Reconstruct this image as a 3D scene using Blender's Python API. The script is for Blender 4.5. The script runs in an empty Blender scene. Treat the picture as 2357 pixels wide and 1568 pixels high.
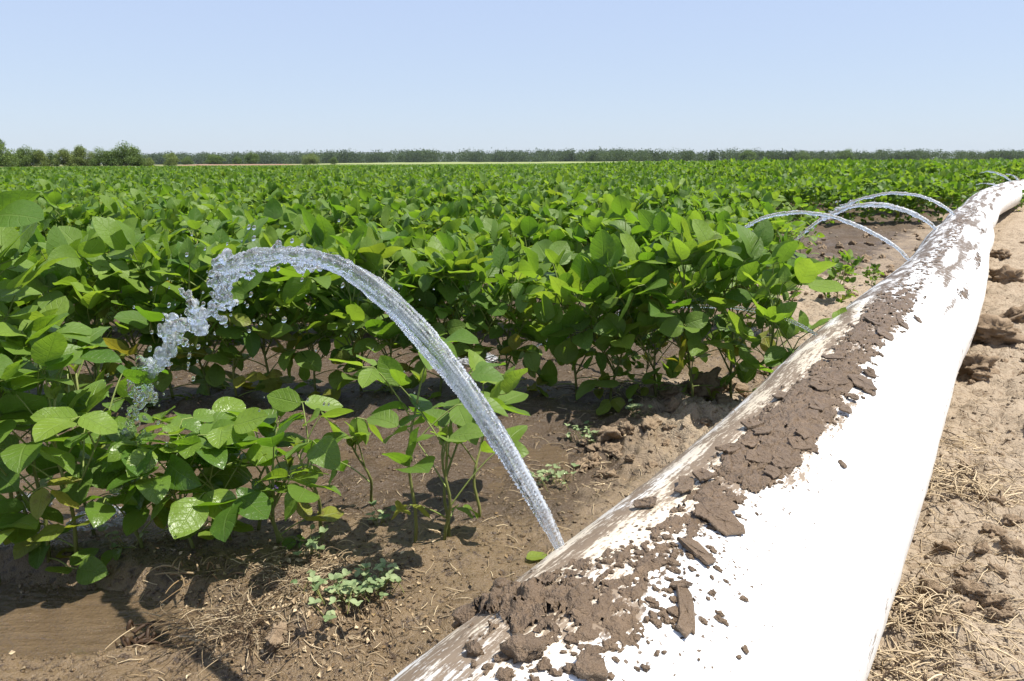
import bpy, bmesh, math, random
import numpy as np
from mathutils import Vector, Matrix

R = math.radians
scn = bpy.context.scene
C = scn.collection
rng = np.random.default_rng(7)
random.seed(7)

# ------------------------------------------------------------------ camera
PW, PH, FPX, CAMH, HOR = 2357.0, 1568.0, 1700.0, 0.75, 374.0
pitch = math.atan((PH / 2 - HOR) / FPX)
roll = R(0.25)
_c, _s = math.cos(pitch), math.sin(pitch)
FW = np.array([0, _c, -_s]); _u0 = np.array([0, _s, _c]); _r0 = np.array([1.0, 0, 0])
RT = _r0 * math.cos(roll) - _u0 * math.sin(roll)
UP = _u0 * math.cos(roll) + _r0 * math.sin(roll)
EYE = np.array([0, 0, CAMH])
cd = bpy.data.cameras.new('camera')
cam = bpy.data.objects.new('camera', cd); C.objects.link(cam)
cd.sensor_width = 36.0; cd.lens = 36.0 * FPX / PW
cd.clip_start = 0.02; cd.clip_end = 20000
cam.matrix_world = Matrix(((RT[0], UP[0], -FW[0], 0), (RT[1], UP[1], -FW[1], 0), (RT[2], UP[2], -FW[2], CAMH), (0, 0, 0, 1)))
scn.camera = cam

# ------------------------------------------------------------------ light, sky, exposure
SUN_EL, SUN_AZ = R(65), R(100)          # azimuth clockwise from +Y
w = bpy.data.worlds.new('World'); scn.world = w; w.use_nodes = True
wt = w.node_tree; bg = wt.nodes['Background']
sky = wt.nodes.new('ShaderNodeTexSky'); sky.sky_type = 'NISHITA'; sky.sun_disc = False
sky.sun_elevation = SUN_EL; sky.sun_rotation = SUN_AZ
sky.air_density = 1.0; sky.dust_density = 0.5; sky.ozone_density = 1.5; sky.altitude = 0
_g = wt.nodes.new('ShaderNodeTexCoord'); _sx = wt.nodes.new('ShaderNodeSeparateXYZ'); wt.links.new(_g.outputs['Generated'], _sx.inputs[0])
_mr = wt.nodes.new('ShaderNodeMapRange'); wt.links.new(_sx.outputs[2], _mr.inputs[0]); _mr.inputs[1].default_value = 0.0; _mr.inputs[2].default_value = 0.30
_pm = wt.nodes.new('ShaderNodeMix'); _pm.data_type = 'RGBA'; wt.links.new(_mr.outputs[0], _pm.inputs[0])      # pale summer haze, whiter towards the horizon
_pm.inputs[6].default_value = (3.05, 3.62, 4.40, 1); _pm.inputs[7].default_value = (2.75, 3.35, 4.95, 1)
_mm = wt.nodes.new('ShaderNodeMix'); _mm.data_type = 'RGBA'; _mm.inputs[0].default_value = 0.82
wt.links.new(sky.outputs[0], _mm.inputs[6]); wt.links.new(_pm.outputs[2], _mm.inputs[7]); wt.links.new(_mm.outputs[2], bg.inputs[0]); bg.inputs[1].default_value = 0.115
sl = bpy.data.lights.new('sun', 'SUN'); sl.energy = 4.9; sl.angle = R(0.5); sl.color = (1, 0.95, 0.87)
sun = bpy.data.objects.new('sun', sl); C.objects.link(sun)
SD = Vector((math.sin(SUN_AZ) * math.cos(SUN_EL), math.cos(SUN_AZ) * math.cos(SUN_EL), math.sin(SUN_EL)))
sun.rotation_euler = SD.to_track_quat('Z', 'Y').to_euler(); sun.location = (0, 0, 30)
scn.view_settings.view_transform = 'Standard'; scn.view_settings.look = 'None'
scn.view_settings.exposure = 0.74; scn.view_settings.gamma = 1
scn.render.engine = 'CYCLES'
scn.cycles.use_denoising = True
scn.cycles.max_bounces = 10; scn.cycles.transmission_bounces = 8; scn.cycles.transparent_max_bounces = 8
scn.cycles.diffuse_bounces = 4; scn.cycles.glossy_bounces = 4; scn.cycles.caustics_reflective = False

# ------------------------------------------------------------------ helpers
def ray(u, v):
    d = FW + RT * (u - PW / 2) / FPX + UP * (PH / 2 - v) / FPX
    return d
def on_ground(u, v, z=0.0):
    d = ray(u, v); t = (z - CAMH) / d[2]; return EYE + d * t
def on_plane(u, v, A, D):
    """where the ray meets the upright plane through plan point A along plan direction D"""
    d = ray(u, v); n = np.array([-D[1], D[0]])
    t = (np.array(A[:2]) @ n) / (d[:2] @ n); return EYE + d * t
def at_depth(u, v, y):
    d = ray(u, v); return EYE + d * (y / d[1])
def sstep(a, b, x):
    t = np.clip((x - a) / (b - a), 0, 1); return t * t * (3 - 2 * t)

_perm = np.random.default_rng(3).permutation(512).astype(np.int64)
_perm = np.concatenate([_perm, _perm, _perm])
_ga = np.random.default_rng(4).random(512) * 2 * np.pi
_gx, _gy = np.cos(_ga), np.sin(_ga)
def perlin(x, y):
    x = np.asarray(x, float); y = np.asarray(y, float)
    xi = np.floor(x).astype(np.int64); yi = np.floor(y).astype(np.int64)
    xf, yf = x - xi, y - yi
    xi &= 511; yi &= 511
    u = xf ** 3 * (xf * (xf * 6 - 15) + 10); v = yf ** 3 * (yf * (yf * 6 - 15) + 10)
    def g(i, j, a, b):
        h = _perm[_perm[(xi + i) & 511] + ((yi + j) & 511)] & 511
        return _gx[h] * a + _gy[h] * b
    n00 = g(0, 0, xf, yf); n10 = g(1, 0, xf - 1, yf); n01 = g(0, 1, xf, yf - 1); n11 = g(1, 1, xf - 1, yf - 1)
    return ((n00 * (1 - u) + n10 * u) * (1 - v) + (n01 * (1 - u) + n11 * u) * v) * 1.5
def fbm(x, y, octv=4, gain=0.5):
    a, f, o = 1.0, 1.0, 0.0
    for k in range(octv):
        o = o + a * perlin(x * f + 17.3 * k, y * f + 9.1 * k); a *= gain; f *= 2.03
    return o

def mesh_np(name, V, faces, mats, attrs=None, uv=None, smooth=True):
    """faces: (M,k) int array or list of such arrays; attrs: name -> (N,4) colours"""
    if not isinstance(faces, list): faces = [faces]
    faces = [f for f in faces if len(f)]
    me = bpy.data.meshes.new(name)
    V = np.ascontiguousarray(V, dtype=np.float32)
    me.vertices.add(len(V)); me.vertices.foreach_set('co', V.ravel())
    loops = np.concatenate([f.ravel() for f in faces]).astype(np.int32)
    cnt = np.concatenate([np.full(len(f), f.shape[1]) for f in faces])
    start = np.concatenate([[0], np.cumsum(cnt)[:-1]]).astype(np.int32)
    me.loops.add(len(loops)); me.loops.foreach_set('vertex_index', loops)
    me.polygons.add(len(cnt)); me.polygons.foreach_set('loop_start', start)
    me.update(calc_edges=True); me.validate()
    if smooth is not None:
        me.polygons.foreach_set('use_smooth', np.full(len(me.polygons), bool(smooth)))
    for k, a in (attrs or {}).items():
        at = me.attributes.new(k, 'FLOAT_COLOR', 'POINT')
        a4 = np.ones((len(V), 4), np.float32); a4[:, :a.shape[1]] = a
        at.data.foreach_set('color', a4.ravel())
    if uv is not None:
        ul = me.uv_layers.new(name='UVMap')
        li = np.empty(len(me.loops), np.int32); me.loops.foreach_get('vertex_index', li)
        ul.data.foreach_set('uv', np.asarray(uv, np.float32)[li].ravel())
    for m in (mats if isinstance(mats, list) else [mats]): me.materials.append(m)
    return me
def link(name, me, parent=None, loc=None):
    o = bpy.data.objects.new(name, me); C.objects.link(o)
    if parent is not None: o.parent = parent
    if loc is not None: o.location = loc
    return o
def tag(o, label=None, cat=None, group=None, kind=None):
    if label: o['label'] = label
    if cat: o['category'] = cat
    if group: o['group'] = group
    if kind: o['kind'] = kind
    return o
def empty(name, loc=(0, 0, 0), rz=0.0, sc=1.0):
    o = bpy.data.objects.new(name, None); C.objects.link(o)
    o.location = loc; o.rotation_euler = (0, 0, rz); o.scale = (sc, sc, sc); o.empty_display_size = 0.05
    return o
def grid_faces(nr, nc, wrap=False):
    i = np.arange(nr - 1)[:, None]; j = np.arange(nc if wrap else nc - 1)[None, :]
    a = i * nc + j; b = i * nc + (j + 1) % nc
    return np.stack([a, b, b + nc, a + nc], -1).reshape(-1, 4)

class MB:
    """collects vertices and faces of one mesh"""
    def __init__(s): s.V = []; s.Q = []; s.T = []; s.A = []; s.U = []; s.n = 0
    def add(s, V, quads=None, tris=None, attr=(0.5, 0, 0), uv=None):
        V = np.asarray(V, float)
        if quads is not None and len(quads): s.Q.append(np.asarray(quads) + s.n)
        if tris is not None and len(tris): s.T.append(np.asarray(tris) + s.n)
        a = np.asarray(attr, float)
        s.A.append(np.broadcast_to(a, (len(V), 3)) if a.ndim == 1 else a)
        s.U.append(np.zeros((len(V), 2)) if uv is None else uv)
        s.V.append(V); s.n += len(V)
    def tube(s, P, rad, sides=5, attr=(0.5, 0, 0), cap=True):
        P = np.asarray(P, float); n = len(P); rad = np.broadcast_to(np.asarray(rad, float), (n,))
        T = np.gradient(P, axis=0); T /= np.linalg.norm(T, axis=1)[:, None] + 1e-12
        ref = np.array([0.31, 0.17, 0.93]) if abs(T[0] @ [0.31, 0.17, 0.93]) < 0.9 else np.array([1.0, 0, 0])
        N = np.cross(T, ref); N /= np.linalg.norm(N, axis=1)[:, None] + 1e-12
        B = np.cross(T, N)
        a = np.arange(sides) * 2 * np.pi / sides
        V = P[:, None] + rad[:, None, None] * (np.cos(a)[None, :, None] * N[:, None] + np.sin(a)[None, :, None] * B[:, None])
        V = V.reshape(-1, 3); Q = grid_faces(n, sides, True); Tt = []
        if cap:
            V = np.vstack([V, P[:1], P[-1:]]); c0 = n * sides
            for j in range(sides):
                Tt.append((c0, (j + 1) % sides, j)); Tt.append((c0 + 1, (n - 1) * sides + j, (n - 1) * sides + (j + 1) % sides))
        s.add(V, Q, Tt, attr)
    def mesh(s, name, mat, smooth=True):
        fs = []
        if s.Q: fs.append(np.concatenate(s.Q))
        if s.T: fs.append(np.concatenate(s.T))
        return mesh_np(name, np.concatenate(s.V), fs, mat, {'var': np.concatenate(s.A)}, np.concatenate(s.U), smooth)

# ------------------------------------------------------------------ node helper
class NT:
    def __init__(s, name):
        s.m = bpy.data.materials.new(name); s.m.use_nodes = True; s.t = s.m.node_tree; s.t.nodes.clear()
        s.out = s.n('ShaderNodeOutputMaterial')
    def n(s, t, **k):
        x = s.t.nodes.new(t)
        for a, b in k.items(): setattr(x, a, b)
        return x
    def set(s, sock, v):
        if isinstance(v, bpy.types.NodeSocket): s.t.links.new(v, sock)
        elif v is not None:
            if sock.type == 'RGBA' and len(v) == 3: v = (*v, 1)
            sock.default_value = v
    def math(s, op, a, b=None, c=None, clamp=False):
        x = s.n('ShaderNodeMath', operation=op, use_clamp=clamp)
        for i, v in enumerate((a, b, c)):
            if v is not None: s.set(x.inputs[i], v)
        return x.outputs[0]
    def mix(s, f, a, b, blend='MIX'):
        x = s.n('ShaderNodeMix', data_type='RGBA', blend_type=blend)
        s.set(x.inputs[0], f); s.set(x.inputs[6], a); s.set(x.inputs[7], b); return x.outputs[2]
    def ramp(s, f, a, b, smooth=True):
        x = s.n('ShaderNodeMapRange', interpolation_type='SMOOTHSTEP' if smooth else 'LINEAR')
        s.set(x.inputs[0], f); x.inputs[1].default_value = a; x.inputs[2].default_value = b; return x.outputs[0]
    def lerp(s, f, a, b):
        x = s.n('ShaderNodeMapRange'); s.set(x.inputs[0], f); s.set(x.inputs[3], a); s.set(x.inputs[4], b); return x.outputs[0]
    def attr(s, name):
        x = s.n('ShaderNodeAttribute', attribute_name=name); y = s.n('ShaderNodeSeparateColor'); s.set(y.inputs[0], x.outputs[0]); return y.outputs
    def noise(s, vec, scale, detail=4, rough=0.55, lac=2.0):
        x = s.n('ShaderNodeTexNoise'); s.set(x.inputs['Vector'], vec); x.inputs['Scale'].default_value = scale
        x.inputs['Detail'].default_value = detail; x.inputs['Roughness'].default_value = rough; return x.outputs[0]
    def vor(s, vec, scale, feature='F1', rnd=1.0):
        x = s.n('ShaderNodeTexVoronoi', feature=feature); s.set(x.inputs['Vector'], vec); x.inputs['Scale'].default_value = scale
        x.inputs['Randomness'].default_value = rnd; return x.outputs[0]
    def bump(s, h, strength, dist, normal=None):
        x = s.n('ShaderNodeBump'); x.inputs['Strength'].default_value = strength; x.inputs['Distance'].default_value = dist
        s.set(x.inputs['Height'], h); s.set(x.inputs['Normal'], normal); return x.outputs[0]
    def mapping(s, vec, scale=(1, 1, 1), rot=(0, 0, 0)):
        x = s.n('ShaderNodeMapping'); s.set(x.inputs[0], vec); x.inputs['Scale'].default_value = scale; x.inputs['Rotation'].default_value = rot; return x.outputs[0]
    def geo(s, k): return s.n('ShaderNodeNewGeometry').outputs[k]
    def coord(s, k='Object'): return s.n('ShaderNodeTexCoord').outputs[k]
    def pbr(s, col, rough, spec=0.5, normal=None, **k):
        x = s.n('ShaderNodeBsdfPrincipled'); s.set(x.inputs['Base Color'], col); s.set(x.inputs['Roughness'], rough)
        s.set(x.inputs['Specular IOR Level'], spec); s.set(x.inputs['Normal'], normal)
        for a, b in k.items(): s.set(x.inputs[a.replace('_', ' ')], b)
        return x.outputs[0]
    def done(s, sh, disp=None):
        s.t.links.new(sh, s.out.inputs[0]); return s.m

# ------------------------------------------------------------------ materials
def leaf_material():
    t = NT('soybean_leaf')
    r, g, b = t.attr('var')[:3]
    uvn = t.n('ShaderNodeSeparateXYZ'); t.set(uvn.inputs[0], t.coord('UV')); u, v = uvn.outputs[0], uvn.outputs[1]
    at = t.math('ABSOLUTE', t.math('MULTIPLY_ADD', u, 2.0, -1.0))
    fr = t.math('FRACT', t.math('SUBTRACT', t.math('MULTIPLY', v, 6.5), t.math('MULTIPLY', at, 1.6)))
    d = t.math('ABSOLUTE', t.math('SUBTRACT', fr, 0.5))
    side = t.math('SUBTRACT', 1.0, t.ramp(d, 0.0, 0.10))
    mid = t.math('SUBTRACT', 1.0, t.ramp(at, 0.015, 0.075))
    vein = t.math('MAXIMUM', t.math('MULTIPLY', side, 0.55), mid)
    pos = t.coord('Object')
    nz = t.noise(pos, 40, 3)
    base = t.mix(r, (0.060, 0.132, 0.015), (0.195, 0.290, 0.038))
    base = t.mix(t.math('MULTIPLY', nz, 0.35), base, (0.10, 0.15, 0.04))
    blot = t.ramp(t.noise(pos, 55, 3), 0.50, 0.68)
    base = t.mix(g, base, t.mix(blot, (0.24, 0.25, 0.035), (0.16, 0.12, 0.03)))
    back = t.geo('Backfacing')
    base = t.mix(t.math('MULTIPLY', back, 0.45), base, (0.13, 0.20, 0.07))
    base = t.mix(t.math('MULTIPLY', vein, 0.32), base, (0.20, 0.28, 0.07))
    trans = t.mix(r, (0.18, 0.37, 0.015), (0.40, 0.57, 0.040))
    trans = t.mix(g, trans, (0.45, 0.38, 0.03))
    puck = t.noise(pos, 130, 3)
    h = t.math('SUBTRACT', t.math('MULTIPLY', puck, 0.8), t.math('MULTIPLY', vein, 0.6))
    nm = t.bump(h, 0.55, 0.0035)
    rough = t.math('MULTIPLY_ADD', b, -0.38, t.math('MULTIPLY_ADD', nz, 0.16, 0.44))
    p = t.pbr(base, rough, 0.36, nm)
    tr = t.n('ShaderNodeBsdfTranslucent'); t.set(tr.inputs[0], trans); t.set(tr.inputs[1], nm)
    ms = t.n('ShaderNodeMixShader'); ms.inputs[0].default_value = 0.40
    t.t.links.new(p, ms.inputs[1]); t.t.links.new(tr.outputs[0], ms.inputs[2])
    return t.done(ms.outputs[0])
def stem_material():
    t = NT('soybean_stem'); r, g, b = t.attr('var')[:3]
    c = t.mix(g, t.mix(r, (0.10, 0.17, 0.035), (0.22, 0.28, 0.07)), (0.17, 0.10, 0.04))
    c = t.mix(t.math('MULTIPLY', t.noise(t.coord(), 90), 0.35), c, (0.20, 0.17, 0.07))
    return t.done(t.pbr(c, 0.6, 0.3, t.bump(t.noise(t.coord(), 600), 0.5, 0.001)))
def crown_material(name, dark, light, pale=0.3):
    t = NT(name); r, g, b = t.attr('var')[:3]
    c = t.mix(r, dark, light)
    p = t.pbr(c, 0.6, 0.25)
    tr = t.n('ShaderNodeBsdfTranslucent'); t.set(tr.inputs[0], t.mix(0.35, c, (0.22, 0.30, 0.05)))
    ms = t.n('ShaderNodeMixShader'); ms.inputs[0].default_value = pale
    t.t.links.new(p, ms.inputs[1]); t.t.links.new(tr.outputs[0], ms.inputs[2])
    return t.done(ms.outputs[0])
def soil_material():
    t = NT('soil'); wet, var, veg = t.attr('soil')[:3]
    p = t.geo('Position')
    n1 = t.noise(p, 9, 6, 0.6); n2 = t.noise(p, 60, 5, 0.65); n3 = t.noise(p, 330, 3, 0.6)
    wm = t.math('MULTIPLY_ADD', t.math('SUBTRACT', n1, 0.5), 0.9, wet)
    wm = t.ramp(t.math('MULTIPLY_ADD', t.math('SUBTRACT', n2, 0.5), 0.6, wm), 0.15, 0.85)
    dry = t.mix(n1, (0.235, 0.180, 0.122), (0.425, 0.345, 0.250))
    dry = t.mix(t.ramp(n2, 0.50, 0.30), dry, (0.15, 0.10, 0.06))
    wetc = t.mix(n1, (0.090, 0.058, 0.029), (0.210, 0.146, 0.078))
    wetc = t.mix(t.ramp(n2, 0.50, 0.34), wetc, (0.05, 0.032, 0.02))
    c = t.mix(t.math('MULTIPLY', t.ramp(t.math('MULTIPLY_ADD', t.math('SUBTRACT', n1, 0.5), 1.6, var), 0.2, 0.75), 0.92), t.mix(wm, dry, wetc), t.mix(n1, (0.036, 0.023, 0.013), (0.092, 0.060, 0.034)))  # darkest tone: damp soil plus the row shade painted into the furrows
    c = t.mix(t.math('MULTIPLY', t.ramp(n3, 0.56, 0.68), 0.45), c, t.mix(wm, (0.50, 0.41, 0.30), (0.25, 0.18, 0.11)))
    c = t.mix(veg, c, t.mix(n1, (0.07, 0.11, 0.03), (0.24, 0.22, 0.09)))
    cr = t.ramp(t.vor(t.mapping(p, (1, 1, 1)), 26, 'DISTANCE_TO_EDGE'), 0.0, 0.07)
    cr = t.math('MAXIMUM', cr, wm)
    h = t.math('ADD', t.math('MULTIPLY', n2, 1.0), t.math('MULTIPLY', n3, 0.30))
    h = t.math('MULTIPLY_ADD', cr, 0.22, h)
    nm = t.bump(h, 0.85, 0.012)
    rough = t.lerp(wm, 0.92, t.math('MULTIPLY_ADD', n2, 0.46, 0.12))
    return t.done(t.pbr(c, rough, t.lerp(wm, 0.15, 0.5), nm))
def mud_material(name='mud', lo=(0.068, 0.046, 0.028), hi=(0.240, 0.165, 0.100), rough=0.40):
    t = NT(name); p = t.geo('Position')
    n1 = t.noise(p, 38, 5, 0.6); n3 = t.noise(p, 420, 3, 0.6)
    c = t.mix(n1, lo, hi)
    h = t.math('MULTIPLY_ADD', n3, 0.5, t.noise(p, 140, 4, 0.6))
    return t.done(t.pbr(c, t.math('MULTIPLY_ADD', n3, 0.5, rough - 0.2), 0.4, t.bump(h, 1.0, 0.007)))
def pipe_material():
    t = NT('white_polythene'); film, yel, dust = t.attr('pipe')[:3]
    uv = t.coord('UV')
    stn = t.noise(t.mapping(uv, (26, 150, 1), (0, 0, R(9))), 1.0, 6, 0.68)
    stf = t.noise(t.mapping(uv, (62, 13, 1), (0, 0, R(-24))), 1.0, 6, 0.70)
    ux = t.n('ShaderNodeSeparateXYZ'); t.set(ux.inputs[0], uv); far = t.ramp(ux.outputs[0], 2.0, 2.9)
    st = t.math('ADD', t.math('MULTIPLY', stn, t.math('SUBTRACT', 1.0, far)), t.math('MULTIPLY', stf, far))
    fl = t.noise(t.mapping(uv, (60, 90, 1)), 1.0, 5, 0.65)
    big = t.noise(uv, 9, 4, 0.6)
    k = t.math('ADD', t.math('MULTIPLY', st, 0.62), t.math('MULTIPLY', fl, 0.38))
    thr = t.math('MULTIPLY_ADD', film, -0.39, 0.775)
    m = t.ramp(t.math('ADD', t.math('SUBTRACT', k, thr), t.math('MULTIPLY', t.math('SUBTRACT', t.noise(t.mapping(uv, (150, 260, 1)), 1.0, 3, 0.6), 0.5), 0.22)), -0.015, 0.085)
    spk = t.vor(t.mapping(uv, (1, 1.0, 1)), 130, 'F1')
    spn = t.noise(uv, 55, 3, 0.6)
    wob = t.math('MULTIPLY', t.math('SUBTRACT', t.noise(uv, 320, 2), 0.5), 0.5)
    sm1 = t.math('MULTIPLY', t.math('LESS_THAN', t.math('ADD', spk, wob), t.math('MULTIPLY_ADD', dust, 0.36, -0.03)), t.ramp(spn, 0.44, 0.54))
    spk2 = t.math('ADD', t.vor(t.mapping(uv, (1.0, 1.5, 1)), 55, 'F1'), wob)
    sm2 = t.math('MULTIPLY', t.math('LESS_THAN', spk2, t.math('MULTIPLY_ADD', dust, 0.30, -0.06)), t.ramp(t.noise(uv, 21, 2), 0.42, 0.52))
    sm = t.math('MAXIMUM', sm1, sm2)
    white = t.mix(t.math('MULTIPLY', t.ramp(t.math('MULTIPLY_ADD', big, 0.7, yel), 0.50, 1.25), 0.75), (0.80, 0.80, 0.78), (0.58, 0.46, 0.30))
    mud = t.mix(fl, t.mix(far, (0.11, 0.078, 0.050), (0.06, 0.042, 0.028)), t.mix(far, (0.25, 0.185, 0.122), (0.15, 0.108, 0.070)))
    c = t.mix(t.math('MULTIPLY', m, t.lerp(film, 0.75, 1.0)), white, mud)
    c = t.mix(sm, c, (0.11, 0.08, 0.055))
    any_ = t.math('MAXIMUM', m, sm)
    h = t.math('MULTIPLY_ADD', any_, 0.6, t.math('MULTIPLY', big, 0.8))
    nm = t.bump(h, 0.35, 0.004)
    return t.done(t.pbr(c, t.lerp(any_, 0.34, 0.7), 0.4, nm))
def water_material(name, white=0.0, rough=0.02):
    t = NT(name); r, g, b = t.attr('var')[:3]
    gl = t.pbr((0.97, 0.985, 1.0), rough, 0.5, None, IOR=1.333, Transmission_Weight=1.0)
    df = t.pbr((0.80, 0.84, 0.88), 0.25, 0.5)
    tl = t.n('ShaderNodeBsdfTranslucent'); tl.inputs[0].default_value = (0.80, 0.85, 0.9, 1)
    m1 = t.n('ShaderNodeMixShader'); m1.inputs[0].default_value = 0.5
    t.t.links.new(df, m1.inputs[1]); t.t.links.new(tl.outputs[0], m1.inputs[2])
    ms = t.n('ShaderNodeMixShader'); t.set(ms.inputs[0], r)
    t.t.links.new(gl, ms.inputs[1]); t.t.links.new(m1.outputs[0], ms.inputs[2])
    return t.done(ms.outputs[0])
def pool_material():
    t = NT('muddy_water'); p = t.geo('Position')
    a = t.noise(t.mapping(p, (16, 55, 1), (0, 0, R(-14))), 1.0, 4, 0.6); b = t.noise(p, 160, 3, 0.6)
    c = t.mix(a, (0.075, 0.050, 0.028), (0.185, 0.132, 0.078))
    nm = t.bump(t.math('MULTIPLY_ADD', b, 0.35, a), 0.9, 0.016)
    return t.done(t.pbr(c, 0.04, 0.5, nm, Alpha=0.82))
def plain(name, lo, hi, rough=0.7, scale=60, spec=0.3):
    t = NT(name); return t.done(t.pbr(t.mix(t.noise(t.geo('Position'), scale), lo, hi), rough, spec, t.bump(t.noise(t.geo('Position'), scale * 4), 0.4, 0.002)))
def straw_material():
    t = NT('dry_straw'); r, g, b = t.attr('var')[:3]
    c = t.mix(r, (0.20, 0.13, 0.06), (0.66, 0.53, 0.34)); c = t.mix(g, c, (0.045, 0.025, 0.012))
    return t.done(t.pbr(c, 0.6, 0.3))
M_LEAF, M_STEM, M_SOIL, M_MUD = leaf_material(), stem_material(), soil_material(), mud_material()
M_CLOD = mud_material('dry_clod', (0.17, 0.118, 0.072), (0.36, 0.265, 0.17), 0.9)
M_PIPE, M_WATER, M_POOL, M_STRAW = pipe_material(), water_material('clear_water'), pool_material(), straw_material()
M_FOAM = plain('white_foam', (0.72, 0.74, 0.74), (0.85, 0.86, 0.86), 0.3, 90)
M_FLOWER = plain('purple_flower', (0.22, 0.10, 0.36), (0.42, 0.26, 0.60), 0.5, 300)
M_BARK = plain('bark', (0.10, 0.08, 0.06), (0.22, 0.18, 0.14), 0.9, 8)
M_CROWN = crown_material('tree_leaves', (0.045, 0.085, 0.020), (0.165, 0.235, 0.055))
M_BUSH = crown_material('bush_leaves', (0.10, 0.145, 0.034), (0.24, 0.29, 0.08))
M_WOOD = crown_material('far_wood_leaves', (0.028, 0.054, 0.022), (0.095, 0.140, 0.054))
M_CLOVER = crown_material('clover_leaves', (0.13, 0.20, 0.08), (0.34, 0.40, 0.20))

# ------------------------------------------------------------------ irrigation pipe course
PIPE_R = 0.184
AX = np.array([(-0.70, -1.0, 0.172), (-0.292, -0.3, 0.172), (-0.108, 0.3, 0.173), (0.081, 0.6, 0.180), (0.296, 0.9, 0.175), (0.504, 1.2, 0.176), (0.773, 1.6, 0.190),
    (1.037, 2.0, 0.192), (1.386, 2.5, 0.192), (1.792, 3.1, 0.181), (2.252, 3.8, 0.180), (2.760, 4.6, 0.198), (3.360, 5.5, 0.193), (4.036, 6.6, 0.172),
    (4.734, 7.6, 0.178), (5.560, 8.8, 0.225), (6.690, 10.2, 0.270), (8.150, 12.0, 0.270), (10.2, 14.2, 0.27), (14.0, 18.5, 0.26)])
def catmull(Pn, per=24):
    P = np.vstack([2 * Pn[0] - Pn[1], Pn, 2 * Pn[-1] - Pn[-2]]); out = []
    for i in range(1, len(P) - 2):
        t = np.linspace(0, 1, per, endpoint=False)[:, None]
        a, b, c, d = P[i - 1], P[i], P[i + 1], P[i + 2]
        out.append(.5 * (2 * b + (-a + c) * t + (2 * a - 5 * b + 4 * c - d) * t ** 2 + (-a + 3 * b - 3 * c + d) * t ** 3))
    return np.vstack(out + [Pn[-1:]])
AXD = catmull(AX)
AXS = np.r_[0, np.cumsum(np.linalg.norm(np.diff(AXD, axis=0), axis=1))]
S0 = np.interp(-0.3, AXD[:, 1], AXS)          # station zero
def pipe_x(y): return np.interp(y, np.r_[AXD[:, 1], 400], np.r_[AXD[:, 0], 14 + 0.9 * 381.5])
def pipe_frame(s):
    s = np.asarray(s) + S0
    Pc = np.stack([np.interp(s, AXS, AXD[:, k]) for k in range(3)], -1)
    Q = np.stack([np.interp(s + 0.02, AXS, AXD[:, k]) for k in range(3)], -1)
    Q0 = np.stack([np.interp(s - 0.02, AXS, AXD[:, k]) for k in range(3)], -1)
    T = Q - Q0; T /= np.linalg.norm(T, axis=-1, keepdims=True)
    Lf = np.stack([-T[..., 1], T[..., 0], 0 * T[..., 0]], -1); Lf /= np.linalg.norm(Lf, axis=-1, keepdims=True)
    U = np.cross(T, Lf); return Pc, T, Lf, U
def pipe_rad(s, th):
    """bulges and sags of the soft tube; th in radians, 0 on top, + to the left"""
    r = 0.0018 * perlin(s * 2.2, th * 0.8 + 3) + 0.0014 * perlin(s * 7, th * 2.2)
    r = r + 0.0012 * perlin(s * 26, th * 3.0) * sstep(0.2, 1.0, np.abs(th))
    r = r - 0.004 * np.exp(-((s - 3.0) / 0.25) ** 2) * sstep(0.3, 1.2, -th)
    return PIPE_R + r
def pipe_pt(s, th, off=0.0):
    Pc, T, Lf, U = pipe_frame(s); r = (pipe_rad(s, th) + off)[..., None]
    n = np.sin(th)[..., None] * Lf + np.cos(th)[..., None] * U
    return Pc + r * n, n
def pipe_left(u, v):
    """3D point where the ray through (u,v) grazes or meets the pipe"""
    d = ray(u, v); d /= np.linalg.norm(d); t = np.linspace(0.3, 15, 8000); P = EYE + t[:, None] * d
    sub = AXD[::3]; D = np.full(len(t), 9.0)
    for c0 in sub: D = np.minimum(D, np.linalg.norm(P - c0, axis=1))
    h = np.argmax(D < PIPE_R + 0.004) if D.min() < PIPE_R + 0.004 else np.argmin(D)
    return P[h]

# ------------------------------------------------------------------ ground
ROW0, DROW = 1.32, 0.97
def row_end(y):
    return np.where(y < 8.6, np.where(y < 2.6, 0.34 * y, 0.352 * y), pipe_x(y) - 0.42)
def pool_mask(x, y):
    a = ((x + 1.12) / 0.66) ** 2 + ((y - 1.17 + 0.10 * (x + 0.9)) / 0.135) ** 2
    b = ((x + 1.30) / 0.72) ** 2 + ((y - 1.53) / 0.20) ** 2
    return np.maximum(sstep(1.25, 0.55, a), sstep(1.25, 0.5, b))
def ground_base(x, y):
    ph = (y - ROW0) / DROW
    fade = sstep(60, 20, y)
    z = 0.022 * np.cos(2 * np.pi * ph) * fade * sstep(0.15, -0.25, x - row_end(np.maximum(y, 0.3)))
    z = z - 0.012 * fade
    dp = np.abs(x - pipe_x(y)) * 0.8
    z = z + 0.035 * np.exp(-((dp - 0.22) / 0.11) ** 2) * (x < pipe_x(y)) * sstep(0.9, 1.5, y) * fade
    z = z + 0.22 * sstep(8.5, 12.5, y) * sstep(2.5, 6, x) * sstep(90, 30, y)
    z = z - 0.040 * pool_mask(x, y)
    z = z - 0.05 * np.exp(-((x - pipe_x(y) + 0.02) / 0.22) ** 2) * (y < 12)
    return z
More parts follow.
